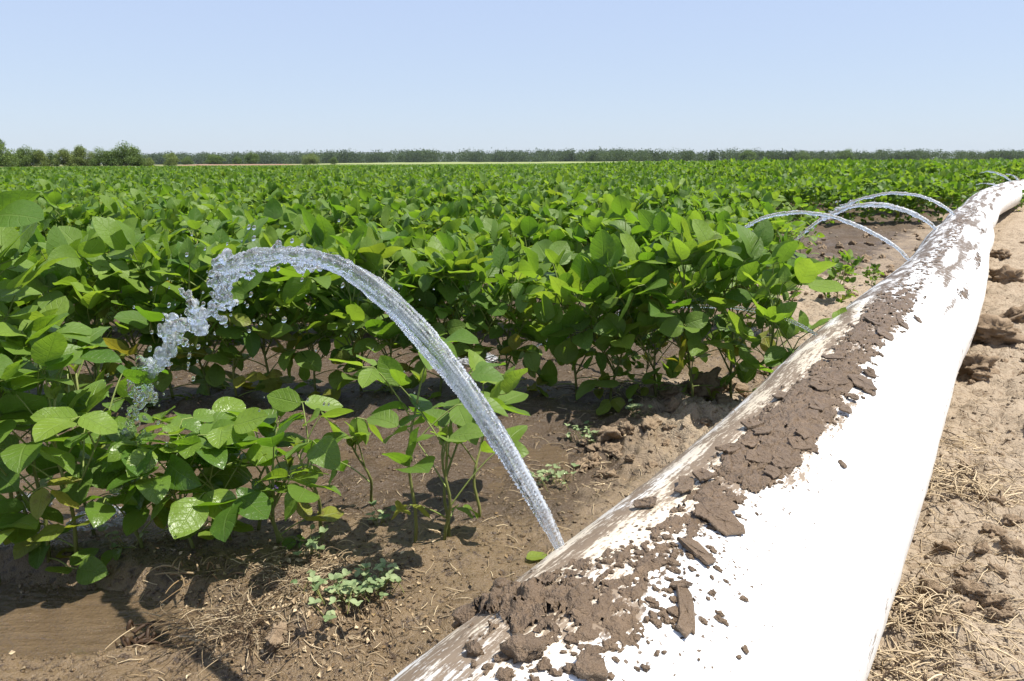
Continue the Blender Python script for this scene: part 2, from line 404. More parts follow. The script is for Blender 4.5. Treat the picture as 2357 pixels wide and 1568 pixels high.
def wetness(x, y):
    d = (pipe_x(y) - x)
    wv = sstep(0.20, 0.46, d) * sstep(14, 8, y)
    near = sstep(1.75, 1.1, y)
    wv = np.maximum(wv * (0.80 - 0.32 * sstep(3.2, 5.0, y)), near * (d > 0) * 1.0)
    dryp = np.exp(-((x - 0.62) / 0.26) ** 2 - ((y - 2.05) / 0.5) ** 2)
    dryp2 = sstep(0.15, 0.5, x - 0.36 * y + 0.25) * sstep(2.6, 3.2, y) * sstep(5.4, 4.6, y)
    wv = wv * (1 - 0.95 * np.clip(dryp + dryp2, 0, 1))
    wv = wv * np.where(d > 0, 1, 0)
    return np.clip(wv + 0.18 * fbm(x * 2.1, y * 2.1, 3), 0, 1)
def ground_z(x, y):
    x = np.asarray(x, float); y = np.asarray(y, float)
    z = ground_base(x, y)
    wv = wetness(x, y)
    near = sstep(22, 6, y)
    pm = pool_mask(x, y)
    rough = (1.0 - 0.62 * wv) * near * (1 - 0.7 * pm)
    z = z + 0.020 * fbm(x * 2.6, y * 2.6, 3) * near * (1 - 0.7 * pm)
    rg = 1 - np.abs(fbm(x * 8 + 5, y * 8, 3))
    z = z + rough * (0.020 * fbm(x * 7, y * 7, 4, 0.55) + 0.016 * (rg - 0.7) + 0.007 * fbm(x * 31, y * 31, 3, 0.6))
    z = z + (1 - rough) * 0.0035 * fbm(x * 24, y * 24, 3, 0.6) * near
    # dry crumbly bank left of the pipe
    bank = np.exp(-((x - 0.56) / 0.16) ** 2 - ((y - 2.0) / 0.34) ** 2) + 0.8 * np.exp(-((x - 0.34) / 0.10) ** 2 - ((y - 1.88) / 0.11) ** 2)
    z = z + bank * (0.045 + 0.045 * fbm(x * 11, y * 11, 4, 0.6))
    # heap under the straw at the front
    z = z + 0.030 * np.exp(-((x + 0.33) / 0.10) ** 2 - ((y - 1.10) / 0.07) ** 2) * (1 + fbm(x * 18, y * 18, 3))
    return z
def build_ground():
    tt = np.r_[np.linspace(-3.2, -0.64, 60), np.linspace(-0.62, 0.72, 560), np.linspace(0.74, 3.2, 50)]
    yy = [-0.3]; st = 0.0065
    while yy[-1] < 16: yy.append(yy[-1] + st * max(1.0, (yy[-1] + 1.5) / 2.6) ** 1.25)
    while yy[-1] < 6000: yy.append(yy[-1] * 1.09)
    yy = np.array(yy)
    Y = np.repeat(yy[:, None], len(tt), 1); X = (Y + 1.5) * tt[None]
    Z = ground_z(X, Y)
    V = np.stack([X, Y, Z], -1).reshape(-1, 3)
    veg = sstep(18, 40, Y) * 0.9
    dark = np.maximum(sstep(1.36, 1.56, Y) * sstep(-0.25, -0.45, X - row_end(Y)), 0.95 * sstep(4.9, 5.5, Y) * sstep(0.45, 1.0, pipe_x(Y) - X)) * sstep(30, 15, Y)  # darker damp soil, with row shade painted into the furrow strips too
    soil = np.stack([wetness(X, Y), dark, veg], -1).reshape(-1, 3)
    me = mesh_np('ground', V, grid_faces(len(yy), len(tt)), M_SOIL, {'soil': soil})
    tag(link('ground', me), kind='structure')
build_ground()

def build_pool():
    x = np.linspace(-2.6, 0.15, 300); y = np.linspace(0.86, 2.15, 190)
    X, Y = np.meshgrid(x, y)
    Z = -0.0300 + 0.0016 * fbm(X * 9, Y * 26, 4, 0.6)
    me = mesh_np('water', np.stack([X, Y, Z], -1).reshape(-1, 3), grid_faces(190, 300), M_POOL)
    tag(link('muddy_water', me), kind='structure')
build_pool()

# ------------------------------------------------------------------ pipe and mud
def crust_field(s, deg):
    """how much mud lies at station s and angle deg (0 top, + left)"""
    ks = [0.0, 0.80, 0.88, 0.95, 1.02, 1.10, 1.25, 1.40, 1.60, 1.80, 2.0, 2.3, 2.7, 3.1, 3.6, 4.5, 6.0, 8.0, 12.0, 18]
    lo = [0, 0, -4, -16, -12, -9, -9, -18, -17, -16, -16, -18, -20, -12, -8, -10, -16, -22, -22, -20]
    hi = [0, 0, 26, 46, 24, 8, 9, 13, 16, 15, 12, 12, 18, 12, 18, 14, 14, 10, 6, 6]
    am = [0, 0, 0.32, 0.78, 0.62, 0.56, 0.70, 0.85, 0.92, 0.88, 0.70, 0.75, 0.7, 0.4, 0.55, 0.6, 0.62, 0.6, 0.5, 0.5]
    l = np.interp(s, ks, lo); h = np.interp(s, ks, hi); a = np.interp(s, ks, am)
    m = a * sstep(-7, 4, deg - l) * sstep(-8, 9, h - deg)
    # smears on the right flank farther away
    m = np.maximum(m, 0.75 * np.exp(-((s - 3.35) / 0.16) ** 2 - ((deg + 48 + (s - 3.3) * 20) / 9) ** 2))
    m = np.maximum(m, 0.70 * np.exp(-((s - 4.5) / 0.45) ** 2 - ((deg + 46) / 11) ** 2))
    m = np.maximum(m, 0.60 * np.exp(-((s - 5.8) / 0.40) ** 2 - ((deg + 40) / 14) ** 2))
    return m
def build_pipe():
    root = tag(empty('irrigation_pipe', (0.29, 0.9, 0.0)), 'long white plastic irrigation pipe smeared with mud on bare soil', 'irrigation pipe')
    s = [-0.9]
    while s[-1] < 19.5: s.append(s[-1] + 0.012 * max(1, (s[-1] / 1.5)))
    s = np.array(s); th = np.radians(np.linspace(-180, 180, 181))[:-1]
    S, T = np.meshgrid(s, th, indexing='ij')
    V, n = pipe_pt(S, T)
    deg = np.degrees(T)
    m = crust_field(S, deg)
    film = np.clip(1.25 * m, 0, 1)
    halo = np.maximum.reduce([crust_field(S, deg + 7), crust_field(S, deg - 7), crust_field(S, deg - 14), crust_field(S + 0.03, deg), crust_field(S - 0.03, deg)])
    film = np.maximum(film, np.clip(0.80 * halo * (1 + 0.5 * fbm(S * 9, deg / 9, 3)), 0, 1))
    film = np.maximum(film, 0.98 * sstep(0, 14, deg) * sstep(120, 80, deg) * (0.86 + 0.40 * fbm(S * 5, deg / 12, 3)) * sstep(0.3, 0.8, S))
    film = np.maximum(film, 0.74 * sstep(2.0, 3.4, S) * sstep(-75, -40, deg) * sstep(60, 30, deg) * (1 + 0.9 * fbm(S * 1.6, deg / 16, 3)))
    film = np.maximum(film, 0.62 * sstep(-64, -84, deg) * (0.8 + 0.6 * fbm(S * 5, deg / 8, 3)))
    film = np.maximum(film, 0.55 * sstep(0.98, 0.90, S) * sstep(-10, 6, deg) * (1 + 0.6 * fbm(S * 6, deg / 10, 3)))
    yel = np.clip(sstep(-14, 18, deg) * sstep(90, 50, deg) * (0.65 + 0.5 * fbm(S * 4, deg / 20, 3)) + 0.6 * halo, 0, 1) * sstep(3.5, 2.0, S)
    yel = np.maximum(yel, 0.35 * sstep(-72, -95, deg))
    dust = np.clip(1.0 - (np.abs(deg + 8) / 48.0), 0, 1) * 0.9 + 0.15 * sstep(-75, -55, deg)
    A = np.stack([film, yel, dust], -1).reshape(-1, 3)
    uv = np.stack([S, T * PIPE_R], -1).reshape(-1, 2)
    me = mesh_np('tube', (V - np.array([0.29, 0.9, 0])).reshape(-1, 3), grid_faces(len(s), len(th), True), M_PIPE, {'pipe': np.clip(A, 0, 1)}, uv)
    link('tube', me, root)
    return root
build_pipe()
def build_crust():
    s = [0.74]
    while s[-1] < 15: s.append(s[-1] + 0.0022 * max(1, (s[-1] / 1.25)) ** 1.3)
    s = np.array(s); deg = np.linspace(-66, 62, 340); th = np.radians(deg)
    S, D = np.meshgrid(s, deg, indexing='ij')
    a = D * np.pi / 180 * PIPE_R
    m = crust_field(S, D)
    n = fbm(S * 22, a * 40, 5, 0.62) * 0.75 + 0.5 * fbm(S * 14 + a * 10, a * 120 + 4, 3, 0.6) * sstep(0, 20, D) + 0.28 * fbm(S * 85, a * 95, 3, 0.6)
    lump = fbm(S * 60, a * 60, 3, 0.6)
    # cracked plates: every cell of the dried mud tilts its own way and overlaps the next
    ca, sa = math.cos(0.5), math.sin(0.5)
    X = (S * ca + a * sa) * 26 + 0.25 * fbm(S * 40, a * 40, 2); Yc = (-S * sa + a * ca) * 48 + 0.25 * fbm(S * 40 + 9, a * 40, 2)
    xi, yi = np.floor(X), np.floor(Yc); best = np.full(X.shape, 9.0); sec = np.full(X.shape, 9.0); ramp = np.zeros(X.shape)
    rr = np.random.default_rng(8).random((64, 64, 4))
    for i in (-1, 0, 1):
        for j in (-1, 0, 1):
            q = rr[((xi + i) % 64).astype(int), ((yi + j) % 64).astype(int)]
            dx, dy = X - (xi + i + q[..., 0]), Yc - (yi + j + q[..., 1]); d = np.hypot(dx, dy)
            new = d < best; sec = np.where(new, best, np.minimum(sec, d)); best = np.where(new, d, best)
            ramp = np.where(new, (0.35 + q[..., 2]) * (0.5 - 0.55 * dy + 0.3 * (q[..., 3] - 0.5) * dx), ramp)
    plates = sstep(1.02, 1.22, S) * np.interp(S, [1.0, 1.3, 2.0, 2.8, 4], [0, 1, 1, 0.7, 0.25])
    h = (m - 0.55) + 0.50 * n
    H = np.clip(h, -0.2, 0.5)
    edge = sec - best
    thick = np.where(H > 0, 0.0007 + 0.0034 * np.minimum(H, 0.45) + (0.0022 + 0.0022 * sstep(1.2, 1.0, S)) * np.clip(lump, -0.7, 1) * sstep(0.03, 0.12, H) + plates * (np.clip(ramp, 0, 1.2) * 0.0055 - 0.0028 * sstep(0.10, 0.0, edge)) * sstep(0.0, 0.12, H), -0.0025)
    lip = np.exp(-((S - 0.955) / 0.040) ** 2) * sstep(-8, 14, D) * sstep(60, 40, D)
    thick = thick + (H > 0) * lip * (0.007 + 0.009 * fbm(S * 50, a * 40, 3))
    V, nn = pipe_pt(S, np.radians(D), thick)
    keep = (H > -0.035)
    F = grid_faces(len(s), len(deg))
    kf = keep.reshape(-1)[F].all(1)
    F = F[kf]; used = np.unique(F); mp = np.zeros(len(s) * len(deg), np.int64); mp[used] = np.arange(len(used))
    me = mesh_np('mud_crust', V.reshape(-1, 3)[used], mp[F], M_MUD)
    o = tag(link('mud_crust', me), 'brown mud crust streaked along the top of the white pipe', 'mud', kind='stuff')
build_crust()

def lump_mesh(name, seed, size, mat, flat=0.7, sub=3, rough=0.35):
    bm = bmesh.new(); bmesh.ops.create_icosphere(bm, subdivisions=sub, radius=1)
    V = np.array([v.co[:] for v in bm.verts]); F = np.array([[v.index for v in f.verts] for f in bm.faces]); bm.free()
    o = seed * 7.31
    d = fbm(V[:, 0] * 1.1 + o, V[:, 1] * 1.1 + V[:, 2] * 0.8, 4, 0.6) * rough + fbm(V[:, 2] * 1.4 - o, V[:, 0] * 1.2 - V[:, 1], 4, 0.65) * rough
    d += 0.12 * np.abs(fbm(V[:, 0] * 4 + o, V[:, 1] * 4 + V[:, 2] * 3, 2))
    V = V * (1 + d)[:, None] * np.array([1, 0.8 + 0.2 * math.sin(seed), flat]) * size
    return mesh_np(name, V, F, mat)
def flake_mesh(name, seed, L, W, H, mat):
    r = np.random.default_rng(seed); n = 11; a = np.linspace(0, 2 * np.pi, n, endpoint=False) + r.normal(0, 0.16, n)
    rad = np.clip(1 + r.normal(0, 0.24, n), 0.6, 1.5); ex = 0.6
    P = np.stack([np.sign(np.cos(a)) * np.abs(np.cos(a)) ** ex * rad * L, np.sign(np.sin(a)) * np.abs(np.sin(a)) ** ex * rad * W], 1)
    rings = []; sc = [0.97, 1.0, 0.97, 0.6, 0.0]; zz = [0, 0.6, 1.0, 1.0, 1.05]
    for k in range(5):
        p = P * sc[k]; z = H * zz[k] + 0.16 * H * r.normal(0, 1, n) * (k > 1) + 0.14 * p[:, 1]
        rings.append(np.stack([p[:, 0], p[:, 1], z], 1))
    V = np.concatenate(rings); F = grid_faces(5, n, True)
    return mesh_np(name, V, F, mat, smooth=False)
def place_on_pipe(o, s, deg, off, spin, tilt=0.0):
    P, n = pipe_pt(np.array(s), np.radians(np.array(deg)), np.array(off))
    Pc, T, Lf, U = pipe_frame(np.array(s))
    z = Vector(n); x = Vector(T); x = (x - z * x.dot(z)).normalized(); y = z.cross(x)
    m = Matrix((x, y, z)).transposed().to_4x4() @ Matrix.Rotation(spin, 4, 'Z') @ Matrix.Rotation(tilt, 4, 'X')
    m.translation = Vector(P); o.matrix_world = m
def build_mud_pieces():
    protos = [flake_mesh('mud_flake', 40 + k, 0.019 * (1 + 0.35 * math.sin(k * 2.1)), 0.012 * (1 + 0.3 * math.cos(k * 1.7)), 0.0030, M_MUD) for k in range(7)]
    r = np.random.default_rng(21); k = 0
    for i in range(30):
        s = r.uniform(1.18, 2.0); lo = np.interp(s, [1.18, 1.4, 1.95], [-12, -20, -20]); d = r.uniform(lo, lo + 34)
        o = link('mud_flake', protos[i % 7]); f = r.uniform(0.6, 1.1)
        place_on_pipe(o, s, d, 0.004 + r.uniform(0, 0.003), r.normal(-0.5, 0.45), r.normal(0.05, 0.12)); o.scale = (f, f * r.uniform(0.8, 1.2), r.uniform(0.8, 1.3))
        tag(o, 'dark brown mud flake among overlapping flakes on the pipe crest', 'mud flake', 'overlapping mud flakes on the pipe crest')
    for u_, (s, d, sp, f) in enumerate(((1.115, -12, 1.2, 1.15), (1.02, -21, 0.5, 1.1), (1.05, -15, 2.6, 0.9), (2.42, -20, 0.3, 1.6), (2.25, -14, 0.2, 1.5), (2.55, -27, 0.3, 1.5), (1.86, -24, 0.1, 1.5), (2.35, -3, .5, 1.8))):
        o = link('mud_flake', protos[u_ % 7]); place_on_pipe(o, s, d, 0.001, sp, 0.05); o.scale = (f, f * 0.75, 1.2)
        tag(o, 'thin brown mud flake lying apart on bare white plastic', 'mud flake', 'single mud flakes on bare plastic')
    cp = [lump_mesh('mud_clod', 3 + k, 0.0115, M_MUD, 0.65) for k in range(6)]
    spots = [(0.885, 4, 1.4, 'large wet mud clod on the pipe below the mud band'), (0.868, 16, 0.8, 'small mud clod left of the largest clod on the pipe'), (0.945, 42, 1.3, 'mud clod on the left rim of the muddy band'),
             (1.01, 44, 1.2, 'mud clod perched on the pipe edge by the jet'), (0.955, 28, 1.2, 'thick mud lump in the middle of the muddy band'), (0.90, -12, 1.1, 'mud clod at the right end of the muddy band')]
    for i, (s, d, f, lab) in enumerate(spots):
        o = link('mud_clod', cp[i]); place_on_pipe(o, s, d, 0.004 * f, i * 1.3); o.scale = (f, f, f * 0.8); tag(o, lab, 'mud clod', 'mud clods on the pipe')
    for i in range(290):
        while True:
            if i < 170: s = r.uniform(0.82, 1.14); d = r.uniform(-40, 14)
            else: s = 1.0 + r.random() ** 1.4 * 2.4; d = r.normal(-10, 14)
            if r.random() < 0.12 + 3.0 * float(crust_field(np.array(s), np.array(d + 5.0))) * (crust_field(np.array(s), np.array(d)) < 0.62): break
        f = r.uniform(0.10, 0.36) * (1.7 if r.random() < 0.12 else 1)
        o = link('mud_clod', cp[i % 6]); place_on_pipe(o, s, d, 0.001, r.uniform(0, 6)); o.scale = (f * 1.2, f, f * 0.8)
        tag(o, 'pea sized mud crumb spattered over the white pipe', 'mud crumb', 'mud crumbs on the white pipe')
build_mud_pieces()

# ------------------------------------------------------------------ soybean plants
_sv = np.linspace(0, 1, 9); _tv = np.array([-1, -0.55, 0, 0.55, 1.0])
_w = np.sin(np.pi * np.clip(_sv, 0, 1) ** 0.80) ** 0.66; _w[0] = 0.12; _w[-1] = 0.03
def leaflet(r, L, W, fold, curl, ruffle):
    """a leaflet on a 9 x 5 grid, base at the origin, midrib along +Y, face +Z"""
    S, T = np.meshgrid(_sv, _tv, indexing='ij')
    wd = _w[:, None] * W * 0.5
    x = T * wd * math.cos(fold); z = np.abs(T) * wd * math.sin(fold)
    ph = r.uniform(0, 6)
    z = z + ruffle * L * np.abs(T) ** 1.5 * np.sin(S * 9 + ph + T * 2) * np.sin(np.pi * S)
    z = z + 0.03 * L * np.sin(S * 4 + ph)
    ang = curl * S; y = L * np.where(abs(curl) > 1e-3, np.sin(ang) / (curl + 1e-9), S); zc = -L * (1 - np.cos(ang)) / (curl + 1e-9)
    V = np.stack([x, y - z * np.sin(ang) * 0, zc + z], -1).reshape(-1, 3)
    uv = np.stack([T * 0.5 + 0.5, S], -1).reshape(-1, 2)
    return V, uv
LEAF_F = grid_faces(9, 5)
def basis(d, roll_, upv=np.array([0, 0, 1.0])):
    d = d / np.linalg.norm(d)
    x = np.cross(d, upv); nx = np.linalg.norm(x); x = np.array([1.0, 0, 0]) if nx < 1e-4 else x / nx
    z = np.cross(x, d); c, s = math.cos(roll_), math.sin(roll_)
    return np.stack([x * c + z * s, d, -x * s + z * c], 1)       # columns: side, along, normal
def soybean(seed, h=0.42, nodes=10, L=0.078, low=0.35, pet=0.13, pitch_mu=12, pitch_sd=30, wet=0.0, yellow=0.12, lean=0.05, branches=1, roll_sd=0.42, leaflow=0.25, low_el=12):
    """returns (stem MB, leaf MB, leaflet records, flower points)"""
    r = np.random.default_rng(seed); st, lf = MB(), MB(); recs = []; fl = []
    n = 9; tt = np.linspace(0, 1, n); la = r.uniform(0, 6.28)
    off = np.stack([np.cos(la) * lean * tt ** 1.5 + 0.008 * np.sin(tt * 7 + la), np.sin(la) * lean * tt ** 1.5 + 0.008 * np.cos(tt * 6), tt * h], 1)
    off[:, :2] -= off[0, :2]; off[0, 2] = -0.02
    g0 = np.zeros((n, 3)); g0[:, 0] = r.uniform(0.2, 0.9); g0[:, 1] = 0.9 * (1 - tt) ** 1.5
    st.tube(off, np.interp(tt, [0, 1], [0.0040, 0.0020]), 6, np.repeat(np.vstack([g0]), 6, 0)[: n * 6] if False else (g0[0, 0], 0.25, 0))
    stems = [(off, nodes, 1.0)]
    for b in range(branches):
        k = r.integers(2, 4); a = r.uniform(0, 6.28); bl = h * r.uniform(0.35, 0.6)
        q = np.linspace(0, 1, 6)[:, None]; d0 = np.array([math.cos(a) * 0.5, math.sin(a) * 0.5, 0.85])
        P = off[k] + q * d0 * bl + q ** 2 * np.array([0, 0, 0.08]) * bl
        st.tube(P, np.linspace(0.0028, 0.0016, 6), 5, (g0[0, 0], 0.1, 0)); stems.append((P, max(3, nodes // 3), 0.85))
    for si, (P, nn, sc) in enumerate(stems):
        a0 = r.uniform(0, 6.28)
        for i in range(nn):
            q = (i + 0.7) / nn if si == 0 else (i + 1.0) / nn
            if si == 0 and q < low and r.random() > leaflow: continue
            base = np.array([np.interp(q, np.linspace(0, 1, len(P)), P[:, c]) for c in range(3)])
            az = a0 + i * 2.4 + r.normal(0, 0.4); hq = base[2] / h
            pl = pet * sc * np.interp(hq, [0, 0.3, 0.7, 1], [0.5, 0.85, 1.15, 0.55]) * r.uniform(0.75, 1.25)
            el = R(np.interp(hq, [0, 0.18, 0.5, 1], [low_el, low_el + 12, 40, 62]) + r.normal(0, 10))
            o = np.array([math.cos(az), math.sin(az), 0])
            u = np.linspace(0, 1, 6)[:, None]
            Pp = base + u * pl * (o * math.cos(el) + np.array([0, 0, math.sin(el)])) + np.array([0, 0, 1]) * (pl * 0.18 * np.sin(u * np.pi * 0.6))
            st.tube(Pp, np.linspace(0.0018, 0.0012, 6), 5, (r.uniform(0.5, 1.0), 0, 0), cap=False)
            tip = Pp[-1]; young = hq > 0.93
            LL = L * sc * np.interp(hq, [0, 0.25, 0.6, 0.9, 1.02], [0.62, 0.8, 1.0, 0.95, 0.6]) * r.uniform(0.70, 1.22)
            hue = np.clip(r.normal(0.42 + 0.18 * young, 0.27), 0, 1)
            yl = 0.0
            if hq < 0.4 and r.random() < yellow * 2.0: yl = r.uniform(0.3, 0.9)
            elif r.random() < yellow * 0.10: yl = r.uniform(0.15, 0.45)
            pm = pitch_mu + r.normal(0, pitch_sd * 0.6) - 14 * (hq < 0.45)
            oa = az + r.normal(0, 0.35)
            for kx in (0, 1, -1):
                da = oa + kx * R(68 + r.normal(0, 10)); ph = R(pm + r.normal(0, pitch_sd * 0.55) - (0 if kx else -6))
                d = np.array([math.cos(da) * math.cos(ph), math.sin(da) * math.cos(ph), math.sin(ph)])
                bs = tip + (0.022 if kx == 0 else 0.004) * np.array([math.cos(da), math.sin(da), 0.4 * math.sin(ph)])
                if kx == 0: st.tube(np.linspace(tip, bs, 3), 0.0011, 4, (0.8, 0, 0), cap=False)
                l_ = LL * (1.06 if kx == 0 else 0.95); wd = l_ * r.uniform(0.62, 0.84)
                B = basis(d, r.normal(0, roll_sd))
                Vl, uv = leaflet(r, l_, wd, R(r.uniform(4, 20)), r.normal(0.28, 0.32), r.uniform(0.01, 0.05))
                hv = np.clip(hue + r.normal(0, 0.08), 0, 1)
                lf.add(Vl @ B.T + bs, LEAF_F, None, (hv, np.clip(yl + (r.uniform(0, 0.25) if yl else 0), 0, 1), wet * r.uniform(0.5, 1)), uv)
                recs.append((bs, B, l_, wd, hv, yl))
            if 0.25 < hq < 0.85 and r.random() < 0.5: fl.append(base + o * 0.006 + np.array([0, 0, 0.006]))
    # a tight bud of small young leaves on the tip
    tip = off[-1]
    for k in range(4):
        a = r.uniform(0, 6.28); d = np.array([math.cos(a) * 0.5, math.sin(a) * 0.5, 1.0])
        Vl, uv = leaflet(r, 0.032, 0.016, R(30), 0.2, 0.01); lf.add(Vl @ basis(d, r.normal(0, 0.5)).T + tip, LEAF_F, None, (1.0, 0.25, 0), uv)
    return st, lf, recs, fl
def flowers_mesh(pts, seed):
    r = np.random.default_rng(seed); mb = MB()
    for p in pts:
        for k in range(3):
            c = p + r.normal(0, 0.004, 3)
            for q in range(4):
                B = basis(r.normal(0, 1, 3) + np.array([0, 0, 0.3]), 0); l = 0.0055
                V = np.array([[0, 0, 0], [-0.4, 0.5, 0.15], [0, 1, 0.1], [0.4, 0.5, 0.15]]) * l
                mb.add(V @ B.T + c, [[0, 1, 2, 3]])
    return mb.mesh('flowers', M_FLOWER, False)
def plant_thing(meshes, x, y, rz, sc, label, group, name='soybean_plant'):
    o = empty(name, (x, y, float(ground_z(x, y)) - 0.004), rz, sc)
    link('stem', meshes[0], o); link('foliage', meshes[1], o)
    if len(meshes) > 2 and meshes[2] is not None: link('flowers', meshes[2], o)
    return tag(o, label, 'soybean plant', group)
def dup(root, loc, rz, sc, label, group):
    q = root.copy(); C.objects.link(q); q.location = loc; q.rotation_euler = (0, 0, rz); q.scale = (sc, sc, sc)
    q['label'] = label; q['group'] = group
    for ch in root.children:
        c = ch.copy(); C.objects.link(c); c.parent = q
    return q

# single plants of the front row, each with its own shape: (u, v of the base, height, options, label)
FRONT = [
    (-70, 1290, 0.62, dict(nodes=14, L=0.092, pet=0.14, low=0.1, leaflow=0.7, low_el=-5, pitch_mu=25, roll_sd=0.6), 'tall soybean plant on the far left cut by the frame edge'),
    (40, 1275, 0.57, dict(nodes=15, L=0.094, pet=0.14, low=0.1, leaflow=0.7, low_el=-5, pitch_mu=25, roll_sd=0.6), 'tall large leaved soybean plant in the front row at the left'),
    (-10, 1310, 0.46, dict(nodes=14, L=0.098, pet=0.14, low=0.1, leaflow=0.7, low_el=-5, pitch_mu=30, roll_sd=0.6), 'soybean plant with upright leaves at the very left frame edge'),
    (85, 1262, 0.50, dict(nodes=14, L=0.092, pet=0.13, low=0.05, leaflow=0.7, low_el=-8, pitch_mu=25, roll_sd=0.6), 'dense soybean plant close behind the left front plants'),
    (110, 1290, 0.40, dict(nodes=13, L=0.086, pet=0.12, wet=0.3, low=0.05, leaflow=0.7, low_el=-8), 'bushy soybean plant right of the tall left front plant'),
    (175, 1285, 0.34, dict(nodes=8, L=0.078, pet=0.11, wet=0.5, yellow=0.5, low=0.2), 'soybean plant with bare brown stem standing in the muddy stream'),
    (215, 1200, 0.36, dict(nodes=8, L=0.070, pet=0.10, wet=0.6, low=0.3), 'wet soybean plant right under the falling water'),
    (330, 1262, 0.16, dict(nodes=10, L=0.075, pet=0.10, wet=1.0, branches=0, pitch_mu=-4, pitch_sd=20, low=0.1, leaflow=0.7), 'low soybean plant with glossy wet leaves beside the splash'),
    (405, 1235, 0.22, dict(nodes=10, L=0.082, pet=0.09, wet=1.0, branches=0, pitch_mu=-12, pitch_sd=24, low=0.15, lean=0.09), 'wilted wet soybean plant with drooping leaves in the front row'),
    (450, 1262, 0.18, dict(nodes=10, L=0.080, pet=0.10, wet=1.0, branches=0, pitch_mu=-2, pitch_sd=20, low=0.1, leaflow=0.6), 'short soybean plant with broad shining leaves over the dry grass blades'),
    (535, 1245, 0.18, dict(nodes=10, L=0.080, pet=0.10, wet=0.9, branches=0, pitch_mu=0, pitch_sd=22, low=0.2), 'wet soybean plant in the middle of the low front clump'),
    (590, 1215, 0.18, dict(nodes=6, L=0.075, pet=0.09, branches=0, wet=0.7, low=0.3), 'soybean plant at the back of the low front clump'),
    (640, 1252, 0.15, dict(nodes=8, L=0.074, pet=0.08, wet=0.9, branches=0, low=0.3), 'small soybean plant with shining round leaves on a thin stem'),
    (662, 1265, 0.17, dict(nodes=9, L=0.080, pet=0.10, wet=0.6, branches=0, low=0.4, pitch_mu=6), 'light green soybean plant at the right end of the low clump'),
    (742, 1240, 0.20, dict(nodes=6, L=0.078, pet=0.11, wet=0.4, branches=0, low=0.4, pitch_mu=5), 'bright leaved soybean plant between the low clump and the budding plant'),
    (858, 1160, 0.16, dict(nodes=4, L=0.06, pet=0.08, branches=0, low=0.3), 'thin soybean seedling behind the budding plant'),
    (955, 1268, 0.33, dict(nodes=6, L=0.078, pet=0.13, low=0.3, lean=0.02, branches=0, wet=0.1), 'sparse soybean plant with budding tip left of the water jet'),
    (1022, 1262, 0.22, dict(nodes=7, L=0.080, pet=0.12, branches=0, low=0.2, leaflow=0.6, lean=0.02, wet=0.2), 'soybean plant with purple flowers just behind the water jet'),
    (1105, 1190, 0.20, dict(nodes=6, L=0.098, pet=0.14, low=0.45, branches=0, pitch_mu=8), 'soybean plant with wide bright leaves farthest right behind the jet'),
    (1032, 1248, 0.22, dict(nodes=5, L=0.085, pet=0.15, low=0.4, branches=0), 'soybean plant with broad pale leaves to the right of the jet'),
]
for i, (u, v, h, kw, lab) in enumerate(FRONT):
    g = on_ground(u, v); st, lf, recs, fl = soybean(500 + i, h, **kw)
    plant_thing((st.mesh('stem', M_STEM), lf.mesh('foliage', M_LEAF), flowers_mesh(fl[:5], i) if fl and i in (1, 3, 8, 12, 13) else None), g[0], g[1], 0.0, 1.0, lab, None)

PROTO = []; RECS = []
for k in range(14):
    st, lf, recs, fl = soybean(900 + k, h=(0.35, 0.31, 0.37, 0.33, 0.30, 0.36, 0.34, 0.32, 0.35, 0.31, 0.38, 0.33, 0.34, 0.29)[k], nodes=17, L=0.089, pet=0.12, branches=2 + k % 2, low=0.02, leaflow=0.8, lean=0.06, pitch_mu=34, pitch_sd=46, roll_sd=0.62, low_el=-8)
    PROTO.append((st.mesh('stem', M_STEM), lf.mesh('foliage', M_LEAF), flowers_mesh(fl[:4], k) if k % 4 == 0 else None)); RECS.append(recs)
ROWLAB = {1: 'leafy soybean plant in the first full row behind the big water jet', 2: 'soybean plant in the second full row behind the big water jet',
          3: 'soybean plant in the third full row behind the big water jet', 4: 'soybean plant in the fourth full row behind the big water jet',
          5: 'soybean plant in the fifth full row behind the big water jet', 6: 'soybean plant in the sixth full row behind the big water jet'}
roots = {}
def add_row_plant(k, x, y, lab, grp, sc):
    i = int(rng.integers(0, 14)); rz = rng.uniform(0, 6.28)
    if i not in roots:
        roots[i] = plant_thing(PROTO[i], x, y, rz, sc, lab, grp)
    else:
        dup(roots[i], (x, y, float(ground_z(x, y)) - 0.004), rz, sc, lab, grp)
NIND = 0
for k in range(1, 7):
    y0 = ROW0 + DROW * k; x = -(0.75 * y0 + 0.12); e = float(row_end(np.array(y0)))
    while x < e:
        y = y0 + rng.normal(0, 0.035) - (0.13 * float(sstep(0.40, 0.55, x)) if k == 1 else 0); sc = rng.normal(1.14 if k == 1 else 1.02, 0.09)
        if k == 1 and 0.05 < x < 0.30 and rng.random() < 0.45: x += 0.12; continue
        add_row_plant(k, x, y, ROWLAB[k], 'soybean plants of row %s behind the jet' % ('one', 'two', 'three', 'four', 'five', 'six')[k - 1], sc)
        x += rng.uniform(0.080, 0.135) * (1.12 if k == 1 else 1.0); NIND += 1
for (u, v, sc, lab) in ((1842, 592, 0.98, 'lone upright soybean plant on the bare wet patch under the small jets'), (1925, 690, 0.66, 'small soybean seedling close to the pipe on dry soil'), (2005, 655, 0.32, 'tiny soybean sprout right beside the pipe'),
                        (1480, 890, 0.55, 'short soybean plant in front of the first full row'), (2338, 498, 0.60, 'young soybean plant on the right side of the far pipe')):
    g = on_ground(u, v); add_row_plant(0, g[0], g[1], lab, 'stray soybean plants', sc)
print('individual plants', NIND)

